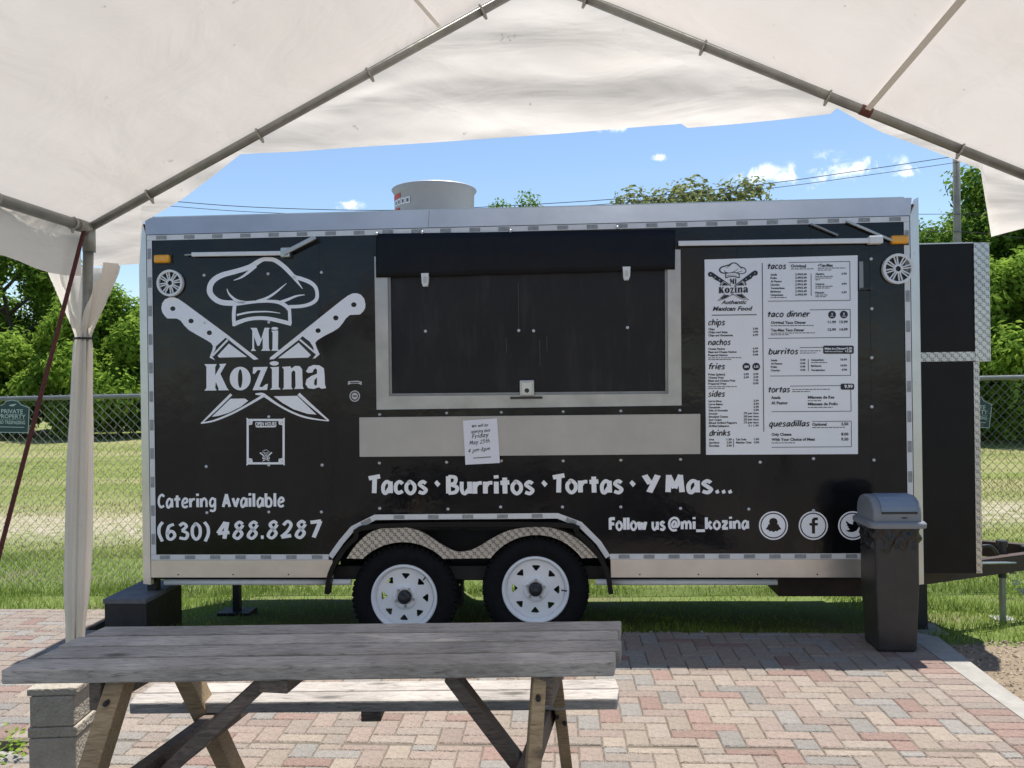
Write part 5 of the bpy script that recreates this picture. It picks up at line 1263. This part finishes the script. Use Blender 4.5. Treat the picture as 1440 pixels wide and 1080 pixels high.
# gathered leg curtain
lx, ly = CL.x, CL.y; sc_ = 3.44 / F
prof_ = [(372, 34), (382, 33), (402, 28), (430, 20), (460, 11), (475, 8), (492, 9.5), (560, 10.5), (640, 12.5), (720, 13.5), (800, 13), (840, 12), (880, 9.5), (960, 9), (1030, 9)]
b = MB(); n_ = 72; rows_ = []; ztie = at(110, 470, 3.44).z
for k, (py, hw) in enumerate(catmull([(p[0], p[1], 0) for p in prof_], 4)[i][:2] for i in range(len(prof_) * 4 - 3)):
    zz = max(.004, at(110, py, 3.44).z); cx = at(122 - (py - 320) * .027, py, 3.44).x; rows_.append((zz, cx, hw * sc_ * 1.2))
for (zz, cx, r) in rows_:
    for i in range(n_ + 1):
        al = min(1.0, max(0.0, zz - ztie - .01) * 4.5); a = -math.pi / 2 + al + (2 * math.pi - 2 * al) * i / n_
        rr_ = r * (1 + .16 * math.sin(7 * a + zz * 1.5) + .10 * math.sin(13 * a + 2)) + .003 * noise.noise(Vector((a * 2, zz * 3, 1)))
        b.v.append((cx + rr_ * math.cos(a), ly + .8 * rr_ * math.sin(a), zz))
m = n_ + 1; ztie = at(110, 470, 3.44).z
for j in range(len(rows_) - 1):
    for i in range(n_):
        b.f.append((j * m + i, j * m + i + 1, (j + 1) * m + i + 1, (j + 1) * m + i))
o = b.build('leg_curtain', M_curt, tent, smooth=True)
b = MB(); q = at(117.5, 476, 3.44); b.tube([(q.x + .035 * math.cos(t * math.pi / 8), ly + .031 * math.sin(t * math.pi / 8), q.z) for t in range(17)], .005, 6); b.build('curtain_tie', M_hub, tent)
# clips on the pipes
def clips(p, q, ts):
    for t in ts:
        c = p.lerp(q, t); d = (q - p).normalized(); a = d.cross(Vector((0, 0, 1))).normalized(); up = a.cross(d)
        b = MB(); b.tube([c + (a * math.cos(k * math.pi / 5) + up * math.sin(k * math.pi / 5)) * .024 for k in range(11)], .0042, 6); b.tube([c - up * .02, c - up * .04], [.009, .005], 8); b.build('bungee_clip', mat('clip_grey', (.36, .35, .32), rough=.6), tent)
clips(CL, AP, (.14, .39, .635, .88)); clips(CRt, AP, (.15, .41, .66, .9)); clips(CL, bl_, (.02, .10, .16, .3, .5)); clips(CRt, br_, (.05, .2, .4))
# corner fitting
b = MB(); b.tube([CL - Vector((0, 0, .10)), CL + Vector((0, 0, .01))], .026, 14); b.tube([CL, CL + bdir * .08], .026, 14); b.build('corner_fitting', M_galv, tent, smooth=True)
# guy strap
strap = thing('guy_strap', 'dark red tie down strap running from the tent corner to the ground', 'strap', G(-114, 1211, -.06))
sO = strap.location; b = MB(); p0 = CL + Vector((.005, -.05, -.02)); b.tube([p0 - sO, Vector((0, 0, 0))], .0085, 8); b.build('strap_rope', M_strap, strap)
b = MB(); b.tube([(0, 0, -.05), (0, 0, .06)], .012, 8); b.build('ground_stake', M_steel, strap)

# ------------------------------------------------------------------ fence and signs
FA = at(0, 561, 7.72); FB = at(1440, 530.5, 7.55)
fe = thing('chain_link_fence', 'galvanised chain link fence between the lawn and the field', 'fence', (FA.x, FA.y, 0), math.atan2(FB.y - FA.y, FB.x - FA.x))
FLn = (Vector((FB.x, FB.y)) - Vector((FA.x, FA.y))).length; X0, X1 = -3.0, FLn + 3.0
fz = lambda x: FA.z + (FB.z - FA.z) * x / FLn
Fm = Matrix.Translation((FA.x, FA.y, 0)) @ Matrix.Rotation(fe.rotation_euler.z, 4, 'Z')
fg = lambda x: gz(*(Fm @ Vector((x, 0, 0))).to_2d())
b = MB(); b.tube([(X0, 0, fz(X0)), (X1, 0, fz(X1))], .021, 12); b.build('top_rail', M_galv, fe, smooth=True)
for x in (-2.6, .9 + .75, 4.6, 7.6, FLn + .85, FLn + 2.9):
    b = MB(); b.tube([(x, .03, fg(x) - .05), (x, .03, fz(x) - .02)], .03, 12); b.lathe([(.034, fz(x) - .02), (.03, fz(x) + .03), (0, fz(x) + .045)], 12, Matrix.Translation((x, .03, 0)) @ Matrix.Rotation(R(90), 4, 'X')); b.build('fence_post', M_galv, fe, smooth=True)
b = MB(); pitch = .084; hzig = pitch / 2; x = X0; kk = 0
nseg = 38; rw = .0021
while x < X1:
    z0 = fg(x) + .02; ztp = fz(x) + .035; nz_ = int((ztp - z0) / hzig); pts_ = []
    for j in range(nz_ + 1):
        pts_.append((x + (hzig if (j + kk) % 2 else 0), (-.004 if ((j + kk) % 2) else .004), z0 + (ztp - z0) * j / nz_))
    # slim diamond-section wire
    for (a, c) in zip(pts_, pts_[1:]):
        a = Vector(a); c = Vector(c); d = (c - a).normalized(); s_ = d.cross(Vector((0, 1, 0))).normalized() * rw; t_ = Vector((0, rw, 0)); o_ = len(b.v)
        b.v += [tuple(v) for v in (a + s_, a - s_ * .5 + t_, a - s_ * .5 - t_, c + s_, c - s_ * .5 + t_, c - s_ * .5 - t_)]
        b.f += [(o_, o_ + 1, o_ + 4, o_ + 3), (o_ + 1, o_ + 2, o_ + 5, o_ + 4), (o_ + 2, o_, o_ + 3, o_ + 5)]
    x += hzig; kk += 1
o = b.build('chain_link_mesh', mat('galvanised_wire', (.30, .30, .27), rough=.5, metal=.5, var=.3, vscale=8), fe); o['kind'] = 'stuff'
def sign(px0, px1, ptop, pbot, label, tilt=0.0):
    c = at((px0 + px1) / 2, (ptop + pbot) / 2, 7.60); s_ = 7.60 / F; w2 = (px1 - px0) / 2 * s_; h2 = (pbot - ptop) / 2 * s_
    t = thing('fence_sign', label, 'sign', (c.x, c.y, c.z), fe.rotation_euler.z, 'green signs hung on the fence'); t.rotation_euler = (0, R(tilt), fe.rotation_euler.z)
    def outl(k): return [(-w2 * k, -h2 * k), (w2 * .97 * k, -h2 * k * .98), (w2 * k, h2 * .55 * k), (w2 * .52 * k, h2 * .72 * k), (w2 * .34 * k, h2 * .93 * k), (0, h2 * k), (-w2 * .34 * k, h2 * .93 * k), (-w2 * .52 * k, h2 * .72 * k), (-w2 * k, h2 * .55 * k)]
    b = MB(); b.shape([outl(1)], -.002, .004); b.build('sign_panel', M_sign, t)
    b = MB(); b.shape([outl(.99), outl(.95)], -.003, None)
    def ln(txt, z, cap, wd): font_text(b, txt, lambda u, h: (-wd + 2 * wd * u, z * h2 + h * cap * h2), -.0032, .02)
    ln('PRIVATE', .18, .24, w2 * .62); ln('PROPERTY', -.12, .24, w2 * .78); ln('NO TRESPASSING', -.46, .20, w2 * .76)
    b.box(-w2 * .78, w2 * .78, -.0034, -.003, -.20 * h2, -.185 * h2); b.box(-w2 * .74, w2 * .72, -.0034, -.003, -.66 * h2, -.62 * h2)
    b.shape([[(-w2 * .2, h2 * .66), (0, h2 * .72), (w2 * .26, h2 * .76), (w2 * .1, h2 * .62), (-w2 * .05, h2 * .6)]], -.0032, None)
    b.build('sign_lettering', mat('sign_pale_green', (.50, .60, .52), rough=.5), t)['kind'] = 'stuff'
    return t
sign(-8, 42, 562, 609, 'green private property sign on the left stretch of fence beside the strap', 2.0)
sign(1346, 1394, 556, 601, 'green sign half hidden behind the front cabinet of the trailer', 6)

# ------------------------------------------------------------------ trees, shrubs
def crown_mesh(name, m, clumps, leaves, size, seed, thin=1.0):
    """leaf-sized faces on and in many clumps; clumps = [(x, y, z, r)]"""
    rnd = random.Random(seed); b = MB(); tot = sum(c[3] ** 2 for c in clumps)
    for (cx, cy, cz, cr_) in clumps:
        for _ in range(int(leaves * cr_ ** 2 / tot)):
            d = Vector((rnd.gauss(0, 1), rnd.gauss(0, 1), rnd.gauss(0, .8))).normalized(); rad = cr_ * (rnd.uniform(.55, 1.08) if rnd.random() < .85 else rnd.uniform(.1, 1.25))
            rad *= 1 + .25 * noise.noise(d * 2.3 + Vector((cx, cy, cz)))
            p = Vector((cx, cy, cz)) + d * rad
            n_ = (d + Vector((0, 0, .5)) + Vector((rnd.gauss(0, .55), rnd.gauss(0, .55), rnd.gauss(0, .55)))).normalized()
            a = n_.orthogonal().normalized(); a.rotate(Matrix.Rotation(rnd.uniform(0, 6.28), 3, n_)); c = n_.cross(a); s_ = size * rnd.uniform(.6, 1.3); o = len(b.v)
            b.v += [tuple(p + a * s_), tuple(p + c * s_ * .55 + n_ * s_ * .15), tuple(p - a * s_), tuple(p - c * s_ * .55 + n_ * s_ * .15)]
            b.f.append((o, o + 1, o + 2, o + 3))
    return b.mesh(name, m)
def trunk_mesh(name, h, r, clumps, seed, lean=.2):
    rnd = random.Random(seed); b = MB()
    sp = [Vector((lean * math.sin(k * 1.3) * k / 6, lean * math.cos(k * 1.7) * k / 8, h * k / 6)) for k in range(7)]
    b.tube(sp, [r * (1.25 if k == 0 else 1 - k * .12) for k in range(7)], 9)
    for (cx, cy, cz, cr_) in clumps:
        s_ = sp[min(6, max(1, int(6 * (cz - cr_ * .9) / h)))] if h else sp[3]
        e = Vector((cx, cy, cz)); m_ = s_.lerp(e, .5) + Vector((rnd.uniform(-.2, .2), rnd.uniform(-.2, .2), .15))
        b.tube([s_, m_, e], [r * .42, r * .28, r * .08], 6)
    return b.mesh(name, M_bark, True)
def make_clumps(rnd, n, rx, rz, z0, z1, rmin, rmax):
    out = []
    for k in range(n):
        z = z0 + (z1 - z0) * ((k + rnd.random()) / n); t = (z - z0) / (z1 - z0); w_ = rx * (.45 + .75 * math.sin(math.pi * (.18 + .74 * t)))
        a = rnd.uniform(0, 6.28); q = w_ * math.sqrt(rnd.uniform(.05, 1)); out.append((q * math.cos(a), q * math.sin(a), z, rnd.uniform(rmin, rmax)))
    return out
L_dark = leafmat('leaf_dark_green', (.085, .17, .028), (.21, .32, .06)); L_mid = leafmat('leaf_mid_green', (.10, .19, .028), (.24, .35, .06))
L_light = leafmat('leaf_light_green', (.13, .23, .03), (.30, .43, .075)); L_pale = leafmat('leaf_pale_olive', (.15, .185, .07), (.26, .28, .12))
rt = random.Random(21); TV = []
for k, (m, rx, z0, z1, n, leaves, size, r0, r1) in enumerate(((L_dark, 2.7, 1.3, 8.6, 30, 24000, .125, .75, 1.35), (L_mid, 2.5, 1.0, 8.0, 28, 23000, .12, .7, 1.25), (L_dark, 3.0, 1.6, 10.0, 34, 26000, .13, .8, 1.4))):
    cl = make_clumps(rt, n, rx, 0, z0, z1, r0, r1); TV.append((crown_mesh('crown', m, cl, leaves, size, 30 + k), trunk_mesh('trunk', z1 * .75, .2, cl[::2], 40 + k)))
SV = []
for k, (m, rx, z1, n, leaves) in enumerate(((L_light, 1.5, 3.6, 20, 15000), (L_mid, 1.4, 2.8, 18, 9000), (L_light, 1.25, 4.6, 22, 15000))):
    cl = make_clumps(rt, n, rx, 0, .5, z1, .4, .8); SV.append((crown_mesh('foliage', m, cl, leaves, .085, 60 + k), trunk_mesh('stem', z1 * .6, .06, cl[::2], 70 + k)))
cl = make_clumps(rt, 26, 3.4, 0, 5.5, 12, .6, 1.25); PV = (crown_mesh('crown', L_pale, cl, 8200, .15, 90), trunk_mesh('trunk', 10, .22, cl, 91, .3))
def plant(name, V, label, cat, x, y, s_, rz, group, sz=1.0, pn=('crown', 'trunk')):
    t = thing(name, label, cat, (x, y, gz(x, y) - .03), rz, group); t.scale = (s_, s_, s_ * sz)
    part(pn[0], V[0], t); part(pn[1], V[1], t); return t
def X(px, d): return at(px, 540, d).x
gT = 'trees along the far edge of the field'
trees = [(-150, 37, 0, 1.1), (15, 36, 1, 1.05), (95, 39, 1, .82), (182, 39, 0, .52), (300, 38, 1, .70), (430, 37, 0, .66), (560, 39, 1, .68), (690, 37, 0, .64), (820, 38, 1, .68), (950, 36, 0, .64), (1080, 34, 1, .64), (1190, 32, 0, .62), (1312, 31, 2, .76), (1372, 33, 0, .98), (1452, 29, 2, .92), (1590, 28, 1, 1.1)]
tl = {15: 'mid green tree farthest left, rising behind the tent curtain', 95: 'mid green tree just left of the tent leg curtain', 182: 'dark green tree between the tent leg and the trailer', 1312: 'tall dark tree just right of the trailer corner', 1372: 'tall dark tree behind the grey utility pole', 1452: 'dark green tree at the right edge behind the tent flap'}
for px, d, v, s_ in trees:
    plant('broadleaf_tree', TV[v], tl.get(px, 'tree of the far row hidden behind the trailer or outside the frame'), 'tree', X(px, d), d, s_, rt.uniform(0, 6), gT)
gS = 'shrubs along the far edge of the field'
shr = [(-70, 33.5, 0, 1.3), (28, 34, 1, 1.2), (75, 33.4, 0, 1.35), (128, 33.5, 2, 1.25), (168, 33.2, 0, 1.5), (205, 34, 2, 1.15), (265, 33.5, 1, 1.3), (1270, 26, 1, 1.2), (1340, 25.5, 0, 1.15), (1393, 25, 2, 1.15), (1428, 24.6, 0, 1.35), (1475, 24.4, 2, 1.2), (1530, 25, 0, 1.3)]
slb = {28: 'low mid green shrub above the private property sign', 75: 'light green shrub behind the dark red strap', 128: 'tall light green shrub behind the white leg curtain', 168: 'broad light green shrub left of the trailer edge', 205: 'light green shrub touching the rear corner of the trailer', 1393: 'tall light green shrub beside the diamond plate corner', 1428: 'broad bright green shrub at the right edge above the fence'}
for px, d, v, s_ in shr:
    plant('leafy_shrub', SV[v], slb.get(px, 'shrub of the far row hidden behind the trailer or outside the frame'), 'shrub', X(px, d), d, s_, rt.uniform(0, 6), gS, 1, ('foliage', 'stem'))
for px, py, lab in ((958, 272, 'thin pale treetop left of the taller one above the trailer roof'), (1042, 262, 'taller pale treetop above the right half of the trailer roof')):
    d = 66; z = at(px, py, d).z; plant('sparse_tree', PV, lab, 'tree', X(px, d), d, z / 12.3, rt.uniform(0, 6), 'pale treetops showing above the trailer roof').scale.xy = (1.75, 1.5)
d = 70; plant('sparse_tree', TV[1], 'small round treetop right of the roof fan', 'tree', X(724, d), d, at(724, 270, d).z / 8.95, 1, 'pale treetops showing above the trailer roof').scale.xy = (1.15, 1.15)

# ------------------------------------------------------------------ utility poles and wires
up_ = []
for px, lab in ((1348, 'weathered grey utility pole right of the trailer'), (-420, 'utility pole outside the frame on the left')):
    d = 24.0; x = X(px, d); t = thing('utility_pole', lab, 'pole', (x, d, gz(x, d) - .1), 0, 'utility poles'); up_.append(t)
    b = MB(); b.tube([(0, 0, 0), (.02, 0, 5), (.03, 0, 11.2)], [.125, .105, .09], 12); b.build('pole_shaft', M_pole, t, smooth=True)
    b = MB(); b.beam((-.9, -.12, 10.6), (.9, -.12, 10.6), .09, .11); b.build('crossarm', M_pole, t)
    for k in (-.8, .0, .8):
        b = MB(); b.lathe([(.02, 10.65), (.045, 10.69), (.02, 10.73), (.04, 10.77), (0, 10.8)], 10, Matrix.Translation((k, -.12, 0)) @ Matrix.Rotation(R(90), 4, 'X')); b.build('insulator', M_pole, t)
def wire(name, pxs, d, lab, r):
    P = catmull([at(x, y, d) for x, y in pxs], 8); o = P[0].copy(); b = MB(); b.tube([p - o for p in P], r, 5)
    w_ = b.build(name, mat('wire_black', (.03, .03, .035), rough=.6)); w_.location = o; return tag(w_, lab, 'wire', 'overhead wires')
M_w = mat('wire_black', (.03, .03, .035), rough=.6)
wire('overhead_wire', [(1348, 219), (1215, 239), (1080, 258), (900, 277), (720, 289), (560, 295.5), (400, 293), (255, 284), (0, 258), (-420, 190)], 23.9, 'upper overhead wire sagging from the pole across the sky', .011)
wire('overhead_wire', [(1348, 228), (1215, 247), (1080, 265), (900, 283), (720, 296), (560, 303), (400, 300), (255, 291), (0, 266), (-420, 198)], 23.9, 'lower overhead wire just under the upper one', .009)
wire('overhead_wire', [(1600, 306), (1440, 303), (1348, 301), (1150, 304), (700, 320), (-420, 280)], 23.86, 'cable crossing the pole in front of the dark trees', .009)
wire('overhead_wire', [(1600, 348), (1440, 335), (1348, 326), (1150, 330), (700, 342), (-420, 300)], 23.86, 'lowest cable crossing the pole in front of the dark trees', .009)

# ------------------------------------------------------------------ grass
def in_pave(x, y):
    l = PFi @ Vector((x, y, 0))
    return (XF - .02 < l.x < XR + .15 and l.y < YB + .03) or (-5.0 < l.x < XS + .02 and YF - .2 < l.y < YBL + .01) or (-5.0 < l.x < XR and YF - .17 < l.y < YB + .02)
def grass(name, lab, m, n, spot, h0, h1, wd, seed):
    rnd = random.Random(seed); b = MB(); V = b.v; Fc = b.f
    for _ in range(n):
        q = spot(rnd)
        if q is None: continue
        x, y, k = q; z = gz(x, y) - .005; h = rnd.uniform(h0, h1) * k; a = rnd.uniform(0, 6.28); l = rnd.uniform(.1, .75) * h; w_ = wd * rnd.uniform(.6, 1.3) * (.6 + .4 * k)
        ca, sa = math.cos(a), math.sin(a); la = rnd.uniform(0, 6.28); o = len(V)
        V.append((x - ca * w_, y - sa * w_, z)); V.append((x + ca * w_, y + sa * w_, z)); V.append((x + l * math.cos(la) + ca * w_ * .2, y + l * math.sin(la) + sa * w_ * .2, z + h))
        Fc.append((o, o + 1, o + 2))
    return tag(b.build(name, m), lab, 'grass', kind='stuff')
G_green = leafmat('grass_green', (.16, .25, .045), (.34, .41, .11), .5); G_dry = leafmat('grass_dry', (.19, .22, .06), (.38, .36, .15), .4)
def lawn_spot(r):
    y = r.uniform(4.6, 9.6); x = r.uniform(-7.5, 6.0); 
    if in_pave(x, y): return None
    l = PFi @ Vector((x, y, 0))
    if l.x > XR - .05 and l.y < YB + .02: return None
    dn = noise.noise(Vector((x * 1.1, y * 1.1, 2)))
    if 0 < l.x < TL and .25 < l.y < 1.9 and r.random() < .75: return None
    if r.random() < .30 + dn * .9: return None
    k = 1 + .5 * noise.noise(Vector((x * .8, y * .8, 5)))
    if abs(y - 7.65) < .4: k *= 1.5
    if l.y > 0.3 and 0 < l.x < TL: k *= .7
    return x, y, max(.35, k)
grass('lawn_grass', 'short green grass round the trailer and along the fence', G_green, 150000, lawn_spot, .025, .075, .0042, 1)
def left_spot(r):
    l = Vector((r.uniform(XF - 2.0, XF - .02), r.uniform(YF - 1.6, YF - .2), 0)); p = PF @ l
    return (p.x, p.y, .8 + .6 * r.random())
grass('weed_grass', 'green weeds growing in front of the paving beside the block stack', G_green, 9000, left_spot, .02, .09, .004, 2)
def field_spot(r):
    t = r.random() ** 1.6; y = 9.2 + 24 * t; x = r.uniform(-.85, .85) * y * 1.0
    dn = noise.noise(Vector((x * .25, y * .6, 1)))
    if dn > .25 and r.random() < .8: return None
    if 10.2 < y < 12.4 and r.random() < .7: return None
    return x, y, (.8 + .5 * dn) * (1 + y * .02)
grass('field_grass', 'mown yellow green grass of the field beyond the fence', G_dry, 110000, field_spot, .02, .06, .008, 3)
# broad weeds: beside the blocks, and along the trailer
wd = MB(); rw_ = random.Random(8)
for (px, py, n, h) in ((18, 1075, 60, .16), (8, 1078, 50, .08), (30, 1080, 50, .1), (1418, 800, 50, .12), (1395, 770, 40, .1), (940, 868, 60, .06), (1010, 872, 50, .06)):
    p = G(px, py, -.06)
    for _ in range(n):
        q = p + Vector((rw_.gauss(0, .05), rw_.gauss(0, .05), 0)); z = gz(q.x, q.y) + h * rw_.random(); s_ = rw_.uniform(.008, .02); a = rw_.uniform(0, 6.28); o = len(wd.v)
        u_ = Vector((math.cos(a), math.sin(a), rw_.uniform(-.2, .6))); v_ = Vector((-math.sin(a), math.cos(a), .2))
        c = Vector((q.x, q.y, z)); wd.v += [tuple(c - u_ * s_), tuple(c + v_ * s_ * .5), tuple(c + u_ * s_), tuple(c - v_ * s_ * .5)]; wd.f.append((o, o + 1, o + 2, o + 3))
tag(wd.build('weeds', L_light), 'small broad leaved weeds scattered by the blocks and the trailer', 'weeds', kind='stuff')
